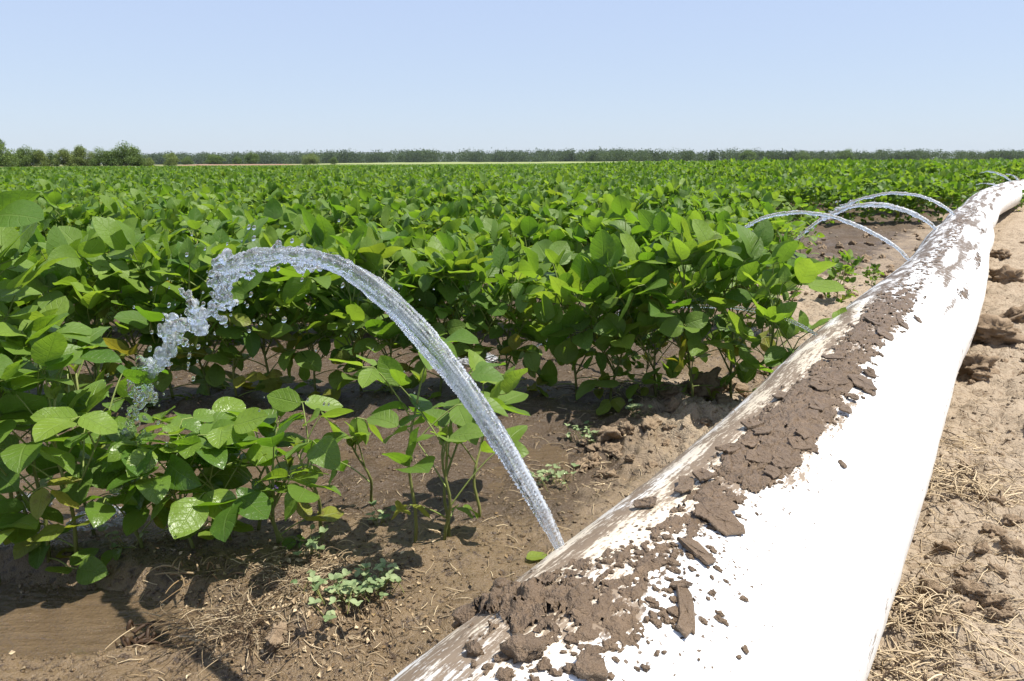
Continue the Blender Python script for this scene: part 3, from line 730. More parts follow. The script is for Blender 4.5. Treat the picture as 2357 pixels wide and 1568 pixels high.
# the rest of the field: one sea of leaves
def field_end(t): return np.interp(t, [-0.8, -0.45, 0, 0.35, 0.9], [55, 75, 115, 220, 300])
def build_field():
    r = np.random.default_rng(77)
    hexf = np.array([[0, 1, 2, 3], [0, 3, 4, 5]])
    hexv = np.array([[0, 0, 0], [-0.5, 0.32, 0.10], [-0.36, 0.70, 0.08], [0, 1, 0], [0.36, 0.70, 0.08], [0.5, 0.32, 0.10]])
    Vs, Fs, As, Us = [], [], [], []; n0 = 0
    flat = []
    for rc in RECS:
        bs = np.array([q[0] for q in rc]); B = np.array([q[1] for q in rc]); l = np.array([q[2] for q in rc]); wd = np.array([q[3] for q in rc]); hv = np.array([q[4] for q in rc]); yl = np.array([q[5] for q in rc])
        flat.append((bs, B, l, wd, hv, yl))
    for k in range(7, 62):
        y0 = ROW0 + DROW * k; e = float(row_end(np.array(y0)))
        xl = -(0.80 * y0 + 0.5); xr = min(e, 0.85 * y0 + 0.8)
        sp = 0.11 if y0 < 14 else (0.16 if y0 < 26 else 0.26)
        if xr <= xl: continue
        if y0 > 40: xl = max(xl, y0 * float(np.interp(y0, [50, 62, 75], [-0.85, -0.62, -0.45])))
        xs = np.arange(xl, xr, sp) + r.normal(0, 0.03, len(np.arange(xl, xr, sp)))
        for x in xs:
            fl = flat[r.integers(0, len(flat))]; bs, B, l, wd, hv, yl = fl
            sel = np.arange(len(bs)); big = 1.0
            if y0 > 26: sel = sel[np.argsort(-bs[:, 2])[:26]]; big = 1.55
            elif y0 > 14: sel = sel[np.argsort(-bs[:, 2])[:60]]; big = 1.15
            a = r.uniform(0, 6.28); ca, sa = math.cos(a), math.sin(a); Rz = np.array([[ca, -sa, 0], [sa, ca, 0], [0, 0, 1]])
            sc = r.normal(0.98, 0.08); y = y0 + r.normal(0, 0.05)
            L = hexv[None] * np.stack([wd[sel], l[sel], l[sel]], 1)[:, None, :] * big
            V = np.einsum('nij,nkj->nki', B[sel], L) + bs[sel][:, None]
            V = (V * sc) @ Rz.T + np.array([x, y, 0.0])
            Vs.append((V.reshape(-1, 3), x, y)); m = len(sel)
            f = (hexf[None] + (np.arange(m) * 6)[:, None, None]).reshape(-1, 4) + n0; Fs.append(f); n0 += m * 6
            As.append(np.repeat(np.stack([hv[sel], yl[sel] * (0.6 if y0 < 16 else 0.2), 0 * hv[sel]], 1), 6, 0))
    xy = np.array([[q[1], q[2]] for q in Vs]); gz = ground_z(xy[:, 0], xy[:, 1])
    V = np.concatenate([q[0] + np.array([0, 0, z]) for q, z in zip(Vs, gz)]); A = np.concatenate(As)
    uvb = np.stack([hexv[:, 0] + 0.5, hexv[:, 1]], 1); U = np.tile(uvb, (len(V) // 6, 1))
    # beyond sixty metres: folded leaf kites growing with distance over a closed dark canopy
    N = 120000; q = r.random(N)
    tq = r.uniform(-0.85, 0.85, N); ye = np.maximum(field_end(tq), 60.0); y = 60.0 * (ye / 60.0) ** q; x = tq * y
    y = np.where(field_end(tq) < 61, 58.0 + r.random(N), y)
    sz = 0.15 * (y / 60) ** 0.4
    kv = np.array([[0, 0, 0], [-0.42, 0.5, 0.12], [0, 1, 0], [0.42, 0.5, 0.12]])
    az = r.uniform(0, 6.28, N); ph = R(1) * r.normal(14, 32, N); rl = r.normal(0, 0.4, N)
    d = np.stack([np.cos(az) * np.cos(ph), np.sin(az) * np.cos(ph), np.sin(ph)], 1)
    sx = np.cross(d, [0, 0, 1.0]); sx /= np.linalg.norm(sx, axis=1)[:, None]; nz = np.cross(sx, d)
    c, s_ = np.cos(rl)[:, None], np.sin(rl)[:, None]; X = sx * c + nz * s_; Zn = -sx * s_ + nz * c
    Bk = np.stack([X, d, Zn], 2)
    hgt = 0.36 + 0.10 * r.random(N) + 0.04 * perlin(x * 0.12, y * 0.12)
    Vk = np.einsum('nij,kj->nki', Bk, kv) * sz[:, None, None] + np.stack([x, y, hgt], 1)[:, None]
    Fk = (np.arange(N)[:, None] * 4 + np.array([0, 1, 2, 3])[None]) + len(V)
    Ak = np.repeat(np.stack([np.clip(r.normal(0.45, 0.2, N), 0, 1), 0 * x, 0 * x], 1), 4, 0)
    Uk = np.tile(np.array([[0.5, 0], [0, 0.5], [0.5, 1], [1, 0.5]]), (N, 1))
    V2 = np.concatenate([V, Vk.reshape(-1, 3)])
    ts = np.linspace(-0.9, 0.9, 160); YY = 56.0 * (np.maximum(field_end(ts), 57)[None] / 56.0) ** np.linspace(0, 1, 140)[:, None]; XX = YY * ts[None]; ZZ = 0.33 + 0.05 * r.random(XX.shape)
    G = grid_faces(140, 160) + len(V2)
    V3 = np.concatenate([V2, np.stack([XX, YY, ZZ], -1).reshape(-1, 3)])
    A3 = np.concatenate([A, Ak, np.tile([[0.3, 0, 0]], (XX.size, 1))]); U3 = np.concatenate([U, Uk, np.full((XX.size, 2), 0.25)])
    me = mesh_np('soybean_field', V3, [np.concatenate(Fs), Fk, G], M_LEAF, {'var': A3}, U3, smooth=True)
    tag(link('soybean_field', me), 'broad green soybean field stretching to the distant trees', 'crop', kind='stuff')
    print('field verts', len(V3))
build_field()

# ------------------------------------------------------------------ water jets
ICO = None
def ico(sub=2):
    bm = bmesh.new(); bmesh.ops.create_icosphere(bm, subdivisions=sub, radius=1)
    V = np.array([v.co[:] for v in bm.verts]); F = np.array([[v.index for v in f.verts] for f in bm.faces]); bm.free(); return V, F
ICO_V, ICO_F = ico(2)
def remeshed(V, T, vox):
    me = bpy.data.meshes.new('tmp'); me.from_pydata(V.tolist(), [], [tuple(t) for t in T]); me.update()
    o = bpy.data.objects.new('tmp', me); C.objects.link(o)
    md = o.modifiers.new('r', 'REMESH'); md.mode = 'VOXEL'; md.voxel_size = vox
    sm = o.modifiers.new('s', 'SMOOTH'); sm.factor = 0.5; sm.iterations = 3
    bpy.context.view_layer.update()
    ev = o.evaluated_get(bpy.context.evaluated_depsgraph_get()); m2 = ev.to_mesh()
    Vn = np.empty(len(m2.vertices) * 3, np.float32); m2.vertices.foreach_get('co', Vn); Vn = Vn.reshape(-1, 3)
    Nn = np.empty(len(m2.vertices) * 3, np.float32); m2.vertices.foreach_get('normal', Nn); Nn = Nn.reshape(-1, 3)
    Q = np.array([list(p.vertices) for p in m2.polygons if len(p.vertices) == 4])
    ev.to_mesh_clear(); bpy.data.objects.remove(o); bpy.data.meshes.remove(me)
    return Vn.astype(float), Nn.astype(float), Q
def make_jet(label, pts, A, D, vox, blobs=(), drops=(), streak=1.0, aer=0.25, flatten=0.8, seed=0, breakup=0.05, strand=None, name='water_jet'):
    """pts: (u, v, width px) along the stream, lying in the upright plane through A along D"""
    r = np.random.default_rng(seed)
    P = np.array([on_plane(q[0], q[1], A, D) if len(q) == 3 else at_depth(q[0], q[1], q[3]) for q in pts])
    Wd = np.array([q[2] * (0.84 if len(pts) < 12 else 0.86) for q in pts]) / FPX * ((P - EYE) @ FW) * 0.5
    Pd = catmull(P, 14); Wf = catmull(np.stack([Wd, Wd, Wd], 1), 14)[:, 0]
    Pd[:, 2] = np.where(np.arange(len(Pd)) >= 0, Pd[:, 2], 0)
    al = np.r_[0, np.cumsum(np.linalg.norm(np.diff(Pd, axis=0), axis=1))]
    root = tag(empty(name, tuple(Pd[0])), label, 'water jet', 'water jets from the pipe')
    T = np.gradient(Pd, axis=0); T /= np.linalg.norm(T, axis=1)[:, None]
    side = np.array([-D[1], D[0], 0.0]); side /= np.linalg.norm(side); upn = np.cross(T, side)
    mb = MB(); sides = 28; a = np.arange(sides) * 2 * np.pi / sides
    f = al / al[-1]
    lump = 1 + (breakup + 0.30 * sstep(0.25, 0.95, f))[:, None] * fbm(al[:, None] / (Wf.mean() * 2.2) + seed, a[None] * 0.5 + 2, 3)
    rad = Wf[:, None] * lump
    V = Pd[:, None] + rad[..., None] * (np.cos(a)[None, :, None] * upn[:, None] + flatten * np.sin(a)[None, :, None] * side)
    mb.add(V.reshape(-1, 3), grid_faces(len(Pd), sides, True))
    n = len(Pd)
    VV = np.concatenate([V.reshape(-1, 3), Pd[:1], Pd[-1:]])
    Q = grid_faces(n, sides, True); tri = np.concatenate([Q[:, [0, 1, 2]], Q[:, [0, 2, 3]]])
    cp = [(n * sides, (j + 1) % sides, j) for j in range(sides)] + [(n * sides + 1, (n - 1) * sides + j, (n - 1) * sides + (j + 1) % sides) for j in range(sides)]
    VV_ = [VV]; TT = [tri, np.array(cp)]; k = len(VV)
    def ball(c, rr, st=None):
        nonlocal k
        S = ICO_V * rr
        if st is not None:
            dd = st / np.linalg.norm(st); S = S + np.outer(S @ dd, dd) * 0.8
        VV_.append(S + c); TT.append(ICO_F + k); k += len(S)
    for (u, v, rp) in blobs:
        c = on_plane(u, v, A, D); px = ((c - EYE) @ FW) / FPX
        for q in range(9):
            ball(c + r.normal(0, 0.62, 3) * np.array([rp, rp, rp]) * px, rp * px * r.uniform(0.25, 0.55), r.normal(0, 1, 3) + np.array([-0.5, 0.3, -0.8]))
    if strand is not None:
        Sp = catmull(np.array([on_plane(u, v, A, D) for u, v, _ in strand]), 16); Sr = catmull(np.array([[q[2]] * 3 for q in strand], float), 16)[:, 0] / FPX * np.linalg.norm(Sp - EYE, axis=1)
        for c, q in zip(Sp, Sr):
            w_ = 0.40 + 0.62 * r.random()
            if r.random() < 0.82: ball(c + r.normal(0, 0.9, 3) * q, q * w_, np.array([-0.4, 0.3, -0.85]) + r.normal(0, 0.35, 3))
    Vn, Nn, Qn = remeshed(np.concatenate(VV_), np.concatenate(TT), vox)
    # fine streaks that follow the flow
    best = np.zeros(len(Vn), int)
    for c0 in range(0, len(Vn), 20000):
        d2 = ((Vn[c0:c0 + 20000, None] - Pd[None]) ** 2).sum(-1); best[c0:c0 + 20000] = d2.argmin(1)
    rel = Vn - Pd[best]; ang = np.arctan2((rel * upn[best]).sum(1), rel @ side); sl = al[best] + (rel * T[best]).sum(1)
    wl = Wf[best]
    amp = 0.34 * wl * streak
    dsp = amp * (0.75 * fbm(ang * 4.6 + sl * 2, sl / wl.mean() * 0.06 + seed, 2, 0.5) + (0.10 + 0.35 * sstep(0.35, 0.9, np.clip(sl / al[-1], 0, 1))) * fbm(ang * 1.6, sl / wl.mean() * 0.8, 3, 0.6)) * sstep(-0.02, 0.10, sl / al[-1])
    Vn = Vn + Nn * np.clip(dsp, -0.006, 0.006)[:, None]
    fr = sl / al[-1]
    ae = np.clip(aer * (1.0 - 0.62 * sstep(0.10, 0.70, fr)) * np.clip(0.55 + 1.5 * fbm(ang * 5 + 3, sl / wl.mean() * 0.085, 3, 0.6), 0, 2.2), 0, 0.92)
    me = mesh_np('stream', Vn - Pd[0], Qn, M_WATER, {'var': np.stack([ae, 0 * ae, 0 * ae], 1)})
    link('stream', me, root)
    if len(drops):
        md = MB()
        for (u, v, rp) in drops:
            c = on_plane(u, v, A, D) + r.normal(0, 0.012, 3); px = ((c - EYE) @ FW) / FPX; dd = np.array([-0.5, 0.3, -1]); dd /= np.linalg.norm(dd)
            S = ICO_V * rp * px; S = S + np.outer(S @ dd, dd) * r.uniform(0, 1.2); md.add(S + c - Pd[0], None, ICO_F, (0.05, 0, 0))
        o = link('spray', md.mesh('spray', M_WATER), root); o['kind'] = 'stuff'
    return root
h1 = pipe_left(1290, 1252); land1 = on_ground(262, 1185)
D1 = (land1 - h1)[:2]; D1 = D1 / np.linalg.norm(D1)
J1 = [(1290, 1262, 34), (1262, 1205, 42), (1222, 1132, 50), (1150, 1012, 58), (1062, 880, 62), (965, 762, 64), (880, 680, 58), (800, 622, 48), (730, 594, 42), (672, 588, 40), (610, 590, 44), (555, 602, 44), (515, 622, 34)]
B1 = [(640, 580, 15), (690, 600, 14), (600, 600, 20), (570, 612, 18), (540, 622, 20), (505, 605, 14), (508, 640, 16), (520, 668, 18), (512, 695, 18), (498, 715, 14), (440, 690, 15), (442, 712, 12), (455, 735, 14), (466, 765, 12), (400, 745, 18), (382, 760, 14), (410, 780, 16), (398, 800, 10),
      (352, 838, 15), (380, 828, 10), (338, 862, 15), (345, 885, 14), (325, 905, 18), (350, 918, 14), (300, 885, 10), (310, 960, 12), (298, 985, 12), (302, 1012, 10), (296, 1040, 8), (690, 620, 12), (725, 612, 12)]
DR1 = [(rng.normal(u, 45), rng.normal(v, 45), rng.uniform(1.2, 4.5)) for (u, v, q) in B1 for _ in range(4)] + [(rng.uniform(560, 1000), rng.uniform(640, 980), rng.uniform(1.2, 3.0)) for _ in range(24)] + [(640, 702, 6), (655, 700, 4), (590, 700, 4)]
make_jet('large clear water jet arching from the near pipe end to the left', J1, h1, D1, 0.0021, B1, DR1, 1.0, 0.75, 0.8, 1, 0.05, [(520, 618, 14), (500, 650, 12), (512, 700, 10), (462, 722, 9), (440, 705, 9), (456, 762, 8), (405, 752, 10), (392, 792, 9), (362, 832, 9), (336, 866, 10), (338, 908, 10), (312, 940, 8), (300, 985, 8), (304, 1030, 7), (285, 1080, 6), (272, 1140, 6), (262, 1185, 6)])
DJ = np.array([-0.80, 0.60])
h2 = pipe_left(1888, 772)
make_jet('low water jet half hidden among the plants beside the pipe', [(1888, 777, 13, 1.70), (1840, 748, 14, 1.86), (1765, 721, 13, 2.12), (1660, 706, 11, 2.40), (1500, 708, 12, 2.62), (1350, 738, 15, 2.80), (1280, 768, 18, 2.90), (1212, 806, 12, 2.96)], h2, (on_ground(1120, 830) - h2)[:2] / np.linalg.norm((on_ground(1120, 830) - h2)[:2]), 0.003, (), (), 0.7, 0.15, 0.9, 2)
small = [
    ('thin water jet nearest of the three small middle arcs', [(2094, 600, 9), (2060, 567, 10), (2000, 532, 11), (1930, 503, 11), (1870, 491, 11), (1810, 491, 11), (1755, 503, 10), (1705, 530, 8), (1660, 565, 6)], 0.9, [(1700, 532, 6), (1730, 515, 5)]),
    ('middle one of three small jets with a double strand', [(2156, 528, 9), (2130, 507, 11), (2085, 485, 13), (2030, 472, 14), (1985, 472, 12), (1940, 482, 11), (1890, 506, 10), (1840, 545, 8), (1800, 590, 6)], 0.9, [(1930, 484, 7), (1900, 500, 7), (1860, 530, 6), (1820, 570, 6), (1805, 588, 8)]),
    ('farthest of the three small middle arcs at the dark row', [(2198, 494, 8), (2170, 474, 9), (2130, 455, 9), (2085, 446, 9), (2040, 446, 9), (1990, 456, 9), (1955, 468, 8), (1925, 485, 7)], 0.9, [(1940, 475, 5), (1960, 466, 5)]),
    ('short faint water jet close to the far pipe bend', [(2306, 432, 5), (2285, 424, 6), (2262, 422, 5), (2245, 426, 4)], 0.3, []),
    ('white water jet far up the pipe above the bend', [(2328, 418, 6), (2312, 406, 7), (2292, 398, 7), (2270, 395, 6), (2248, 400, 4)], 0.3, []),
    ('farthest tiny water jet at the right frame edge', [(2345, 416, 5), (2338, 408, 6), (2326, 402, 5), (2312, 401, 4)], 0.3, []),
]
for i, (lab, pts, ae, bl) in enumerate(small):
    hh = pipe_left(pts[0][0], pts[0][1]); dist = np.linalg.norm(hh)
    make_jet(lab, pts, hh, DJ, 0.0012 * dist, bl, [(u + rng.normal(0, 8), v + rng.normal(0, 6), rng.uniform(0.8, 1.8)) for u, v, q in bl for _ in range(4)], 1.0, ae, 0.9, 10 + i, 0.38)
def splash(label, u, v, rad, n, seed):
    r = np.random.default_rng(seed); g = on_ground(u, v, -0.012); k = 90; q = np.linspace(-1, 1, k); X, Y = np.meshgrid(q, q)
    rr = np.hypot(X, Y) * (1 + 0.25 * fbm(X * 2 + seed, Y * 2, 2)); nz = np.abs(fbm(X * 5 + seed, Y * 5, 4, 0.65)); n2 = fbm(X * 13, Y * 13 + seed, 3, 0.6)
    Z = rad * (0.75 * nz + 0.22 * n2 + 0.25) * np.exp(-(rr / 0.55) ** 2) - 0.10 * rad * sstep(0.7, 1.0, rr)
    keep = (rr < 0.98).reshape(-1); F = grid_faces(k, k); F = F[keep[F].all(1)]
    V = np.stack([X * rad * 2.2, Y * rad * 1.6, Z], -1).reshape(-1, 3)
    root = tag(empty('water_splash', tuple(g)), label, 'splash', 'splashes where jets land')
    me = mesh_np('foam', V, F, M_WATER, {'var': np.stack([np.clip(0.25 + 0.9 * fbm(X * 9, Y * 9 + 3, 3, 0.6), 0.02, 0.85).reshape(-1), 0 * V[:, 0], 0 * V[:, 0]], 1)})
    link('foam', me, root)
splash('white foaming splash at the foot of the front plants', 238, 1192, 0.034, 130, 5)
splash('splash of broken water left of the front plants', 60, 1160, 0.028, 90, 9)
splash('white foam patch on dark soil behind the big jet', 1092, 826, 0.05, 120, 6)
splash('small splash under the lone plant on the bare patch', 1795, 592, 0.11, 90, 7)

# ------------------------------------------------------------------ clods, straw, weeds
CL = [lump_mesh('soil_clod', 20 + k, 1.0, M_CLOD, 0.62 + 0.1 * (k % 3), 4, 0.42) for k in range(7)]
def clod(x, y, size, label, group, k, name='soil_clod'):
    o = link(name, CL[k % 7]); z = float(ground_z(x, y)); o.location = (x, y, z + size * 0.18); o.scale = (size, size * 0.9, size * 0.85)
    o.rotation_euler = (rng.normal(0, 0.3), rng.normal(0, 0.3), rng.uniform(0, 6)); return tag(o, label, 'soil clod', group)
for i, (u, v, px, lab) in enumerate(((1400, 1005, 42, 'large soil clod at the front corner of the dry bank'), (1620, 930, 46, 'rounded brown clod on the dry bank touching the pipe side'), (1560, 960, 30, 'clod between the two larger ones on the dry bank'), (1690, 905, 34, 'clod close to the pipe on the dry bank'),
        (1500, 985, 26, 'small clod low on the dry bank'), (1735, 840, 36, 'clod at the plant foot near the pipe'), (2290, 780, 62, 'big pale dry clod right of the pipe'), (2335, 735, 40, 'dry clod at the right edge of the frame'), (2250, 850, 40, 'flat dry clod leaning at the pipe on the right'), (2318, 640, 30, 'dark clod right of the pipe bulge'), (2300, 590, 24, 'clod on the right behind the pipe bulge'),
        (640, 1470, 40, 'wet clod under the straw in the foreground'), (1130, 1385, 0, ''))):
    if px == 0: continue
    g = on_ground(u, v); clod(g[0], g[1], px / FPX * g[1] * 0.95, lab, 'large soil clods', i)
for i in range(230):
    if i < 60: u, v = rng.uniform(1320, 1900), 0; v = 1060 - (u - 1320) * 0.42 + rng.normal(0, 40)
    elif i < 105: v = 480 + rng.random() ** 0.7 * 1000; u = np.interp(v, [480, 600, 900, 1200, 1568], [2320, 2300, 2230, 2140, 2030]) + rng.uniform(0, 300) ** 0.95
    else: u, v = rng.uniform(1780, 2160), rng.uniform(518, 690)
    if v > 1560 or u > 2420: continue
    g = on_ground(u, v)
    if abs(g[0] - float(pipe_x(g[1]))) < 0.19: continue
    wet = float(wetness(np.array(g[0]), np.array(g[1])))
    clod(g[0], g[1], rng.uniform(0.008, 0.024) * (1 + 0.10 * g[1]), 'small lump of crumbled soil on the bare ground near the pipe', 'small soil lumps', i)
def crumbs():
    mb = MB(); V0, F0 = ico(1)
    r = np.random.default_rng(12)
    for i in range(9000):
        v = 470 + 1100 * r.random() ** 0.6; u = r.uniform(0, 2357)
        g = on_ground(u, v)
        if abs(g[0] - float(np.interp(g[1], AXD[:, 1], AXD[:, 0]))) < 0.17: continue
        rr = 0.0016 * (0.6 + g[1] * 0.55) * r.uniform(0.6, 2.2) ** 1.3
        mb.add(V0 * rr * r.uniform(0.6, 1.3, (len(V0), 1)) * np.array([1.1, 1, 0.7]) + np.array([g[0], g[1], 0]), None, F0)
    V = np.concatenate(mb.V); cen = V.reshape(-1, len(V0), 3).mean(1); gz = ground_z(cen[:, 0], cen[:, 1])
    V = V + np.repeat(gz, len(V0))[:, None] * np.array([0, 0, 1.0])
    wv = np.repeat(wetness(cen[:, 0], cen[:, 1]), len(V0))
    me = mesh_np('soil_crumbs', V, np.concatenate(mb.T), M_SOIL, {'soil': np.stack([wv, 0 * wv, 0 * wv], 1)})
    tag(link('soil_crumbs', me), 'loose soil crumbs strewn over the bare ground', 'soil crumbs', kind='stuff')
crumbs()

def straw_mb(n, sx, sy, lmin, lmax, upm, seed, dark=0.15, wid=0.0010, drag=None):
    r = np.random.default_rng(seed); mb = MB()
    for i in range(n):
        c = np.array([r.normal(0, sx), r.normal(0, sy), 0.004 + abs(r.normal(0, 0.008))]); a = r.uniform(0, 6.28) if drag is None else r.normal(drag, 1.3)
        l = r.uniform(lmin, lmax); e = abs(r.normal(0, upm)); b = r.normal(0, 0.45); u = np.linspace(0, 1, 7)
        dx = np.cos(a + b * u) * math.cos(min(e, 1.4)); dy = np.sin(a + b * u) * math.cos(min(e, 1.4)); dz = math.sin(min(e, 1.4)) * (1 - 1.7 * u)
        P = c + np.cumsum(np.stack([dx, dy, dz], 1), 0) * l / 7; P[:, 2] = np.maximum(P[:, 2], 0.001)
        mb.tube(P, wid * r.uniform(0.6, 1.5) * np.linspace(1, 0.45, 7), 4, ((r.uniform(0.1, 1) if dark >= 0.2 else r.uniform(0.4, 1)) if wid < 0.002 else r.uniform(0, 0.3), 1.0 if r.random() < dark else (r.uniform(0.05, 0.75) if dark >= 0.3 else r.uniform(0, 0.3)), 0), cap=False)
    return mb
def straw_tuft(u, v, n, sx, sy, lmin, lmax, upm, seed, label, dark=0.15, wid=0.0013, group='dry grass tufts', drag=None):
    g = on_ground(u, v); o = link('dry_grass_tuft', straw_mb(n, sx, sy, lmin, lmax, upm, seed, dark, wid, drag).mesh('dry_grass_tuft', M_STRAW))
    o.location = (g[0], g[1], float(ground_z(g[0], g[1]))); tag(o, label, 'dry grass', group)
straw_tuft(2215, 1110, 230, 0.055, 0.060, 0.04, 0.13, 0.45, 31, 'upper dry straw tuft beside the right pipe flank')
straw_tuft(2140, 1395, 220, 0.055, 0.045, 0.03, 0.12, 0.45, 32, 'dry straw tuft near the bottom right against the pipe')
straw_tuft(2230, 1010, 50, 0.05, 0.04, 0.03, 0.09, 0.4, 33, 'thin straw tuft above the upper right tuft')
straw_tuft(2100, 1520, 70, 0.05, 0.025, 0.03, 0.09, 0.3, 39, 'straw litter at the bottom edge right of the pipe')
straw_tuft(720, 1345, 330, 0.062, 0.036, 0.02, 0.06, 0.4, 34, 'dry golden straw tangle behind the small clover', 0.3, 0.0007)
straw_tuft(540, 1440, 330, 0.060, 0.034, 0.02, 0.08, 0.35, 35, 'dark wet straw tangle over the foreground heap', 0.5, 0.0007, drag=3.9)
straw_tuft(1400, 905, 60, 0.06, 0.04, 0.05, 0.14, 0.5, 36, 'dry grass wisps under the plants behind the jet', 0.2)
straw_tuft(310, 1450, 26, 0.012, 0.012, 0.03, 0.08, 0.9, 37, 'black rotten stalk tuft in the muddy foreground', 1.0, 0.0035)
straw_tuft(440, 1330, 11, 0.020, 0.008, 0.05, 0.09, 0.9, 38, 'brown dead grass blades hanging under the low front plants', 0.0, 0.0022)
straw_tuft(1330, 1060, 50, 0.08, 0.06, 0.02, 0.06, 0.3, 40, 'sparse straw bits right of the water jet', 0.2)
def litter():
    r = np.random.default_rng(5); mb = MB()
    def put(u, v, l, dark):
        g = on_ground(u, v)
        if abs(g[0] - float(np.interp(g[1], AXD[:, 1], AXD[:, 0]))) < 0.19: return
        a = r.uniform(0, 6.28); b = r.normal(0, 0.55); q = np.linspace(0, 1, 5)
        P = np.stack([g[0] + np.cumsum(np.cos(a + b * q)) * l / 5, g[1] + np.cumsum(np.sin(a + b * q)) * l / 5], 1)
        z = ground_z(P[:, 0], P[:, 1]) + 0.002 + 0.004 * np.sin(q * 3) * r.random()
        mb.tube(np.column_stack([P, z]), 0.0006 * r.uniform(0.6, 1.5), 4, (r.uniform(0.2, 1), dark, 0), cap=False)
    for i in range(700):
        v = 480 + r.random() ** 0.55 * 1080; u = np.interp(v, [480, 600, 900, 1200, 1568], [2320, 2300, 2200, 2110, 2000]) + r.uniform(0, 420)
        if u < 2420: put(u, v, r.uniform(0.02, 0.08) * (1 if v > 800 else 1.8), 0.0)
    for i in range(380): put(r.normal(700, 130), r.normal(1390, 60), r.uniform(0.015, 0.05), r.uniform(0.1, 0.9))
    for i in range(420): put(r.uniform(250, 1400), r.uniform(1000, 1540), r.uniform(0.012, 0.05), 0.0 if r.random() < 0.6 else 0.8)
    for i in range(200): put(r.uniform(1150, 1750), r.uniform(880, 1150), r.uniform(0.02, 0.07), 0.2)
    tag(link('straw_litter', mb.mesh('straw_litter', M_STRAW)), 'loose straw bits scattered over the bare soil', 'straw litter', kind='stuff')
litter()
def leaf_bits():
    r = np.random.default_rng(15); mb = MB()
    for i in range(1300):
        if i < 980: u, v = r.normal(690, 150), r.normal(1390, 62)
        elif i < 1130: u, v = r.uniform(1150, 1700), r.uniform(900, 1130)
        else: u, v = r.uniform(0, 1200), r.uniform(1150, 1540)
        if v > 1560: continue
        g = on_ground(u, v)
        if abs(g[0] - float(np.interp(g[1], AXD[:, 1], AXD[:, 0]))) < 0.19: continue
        l = r.uniform(0.004, 0.013); a = r.uniform(0, 6.28); B = basis(np.array([math.cos(a), math.sin(a), r.normal(0, 0.5)]), r.normal(0, 0.7))
        V = np.array([[0, 0, 0], [-0.34, 0.45, 0.16], [0, 1, 0.05], [0.34, 0.5, 0.2]]) * l
        mb.add(V @ B.T + np.array([g[0], g[1], float(ground_z(g[0], g[1])) + 0.003]), [[0, 1, 2, 3]], None, (r.uniform(0.0, 0.75), 0.6 if r.random() < 0.45 else 0, 0))
    tag(link('leaf_litter', mb.mesh('leaf_litter', M_STRAW, False)), 'brown dead leaf bits littering the foreground mud', 'leaf litter', kind='stuff')
leaf_bits()
def clover(u, v, n, rad, seed, label, scale=1.0):
    r = np.random.default_rng(seed); g = on_ground(u, v); root = tag(empty('clover_weed', (g[0], g[1], float(ground_z(g[0], g[1])))), label, 'weed', 'small weeds on the mud')
    st, lf = MB(), MB()
    for i in range(n):
        b = np.array([r.normal(0, rad), r.normal(0, rad * 0.7), 0]); a = r.uniform(0, 6.28); hh = r.uniform(0.012, 0.045) * scale
        tip = b + np.array([math.cos(a) * hh * 0.6, math.sin(a) * hh * 0.6, hh]); q = np.linspace(0, 1, 4)[:, None]
        st.tube(b + (tip - b) * q, 0.0007, 4, (r.uniform(0.4, 1), 0.3, 0), cap=False)
        hue = r.uniform(0, 1); pit = r.normal(0.25, 0.35)
        for k in range(3):
            da = a + k * 2.09 + r.normal(0, 0.15); d = np.array([math.cos(da), math.sin(da), pit + r.normal(0, 0.15)])
            l = r.uniform(0.009, 0.015) * scale; Vl, uv = leaflet(r, l, l * 0.75, R(14), 0.2, 0.01)
            lf.add(Vl @ basis(d, r.normal(0, 0.3)).T + tip, LEAF_F, None, (hue, 0, 0), uv)
    link('stem', st.mesh('stem', M_STEM), root); link('foliage', lf.mesh('foliage', M_CLOVER), root)
clover(790, 1410, 40, 0.034, 61, 'largest pale green clover weed in the straw tangle')
clover(860, 1375, 22, 0.022, 62, 'clover weed at the right side of the straw tangle')
clover(720, 1300, 12, 0.015, 63, 'small clover sprig behind the straw tangle')
clover(1345, 1000, 20, 0.035, 64, 'clover weed in front of the dry bank right of the jet')
clover(1262, 1098, 24, 0.03, 65, 'reddish clover weed just right of the water jet')
clover(300, 1270, 5, 0.02, 66, 'tiny weed sprig in the muddy stream')
clover(880, 1215, 8, 0.012, 67, 'tiny dark weed behind the sparse front plant')
clover(1460, 968, 12, 0.012, 68, 'green sprout on top of the dry bank', 1.2)
def lying_leaf(u, v, z, L, rz, tilt, label, hue, yl, seed):
    r = np.random.default_rng(seed); mb = MB(); Vl, uv = leaflet(r, L, L * 0.62, R(10), 0.5, 0.03); mb.add(Vl, LEAF_F, None, (hue, yl, 0.2), uv)
    g = on_ground(u, v, z); o = link('fallen_leaf', mb.mesh('fallen_leaf', M_LEAF)); o.location = (g[0], g[1], float(ground_z(g[0], g[1])) + 0.006 if z == 0 else z); o.rotation_euler = (tilt, 0.1, rz); tag(o, label, 'leaf', 'fallen leaves')
lying_leaf(1212, 1296, 0, 0.05, -1.2, 0.2, 'pale green leaf lying on the mud beside the pipe at the jet', 0.9, 0.35, 71)
lying_leaf(140, 1465, 0, 0.035, -1.3, 0.1, 'small green leaf lying in the muddy water', 0.8, 0.2, 72)
lying_leaf(130, 1290, 0, 0.06, -1.0, 0.1, 'brown leaf lying at the stem foot in the stream', 0.5, 0.95, 73)
lying_leaf(185, 1275, 0, 0.05, 1.7, 0.1, 'yellowed leaf lying in the stream by bare stems', 0.5, 0.9, 74)

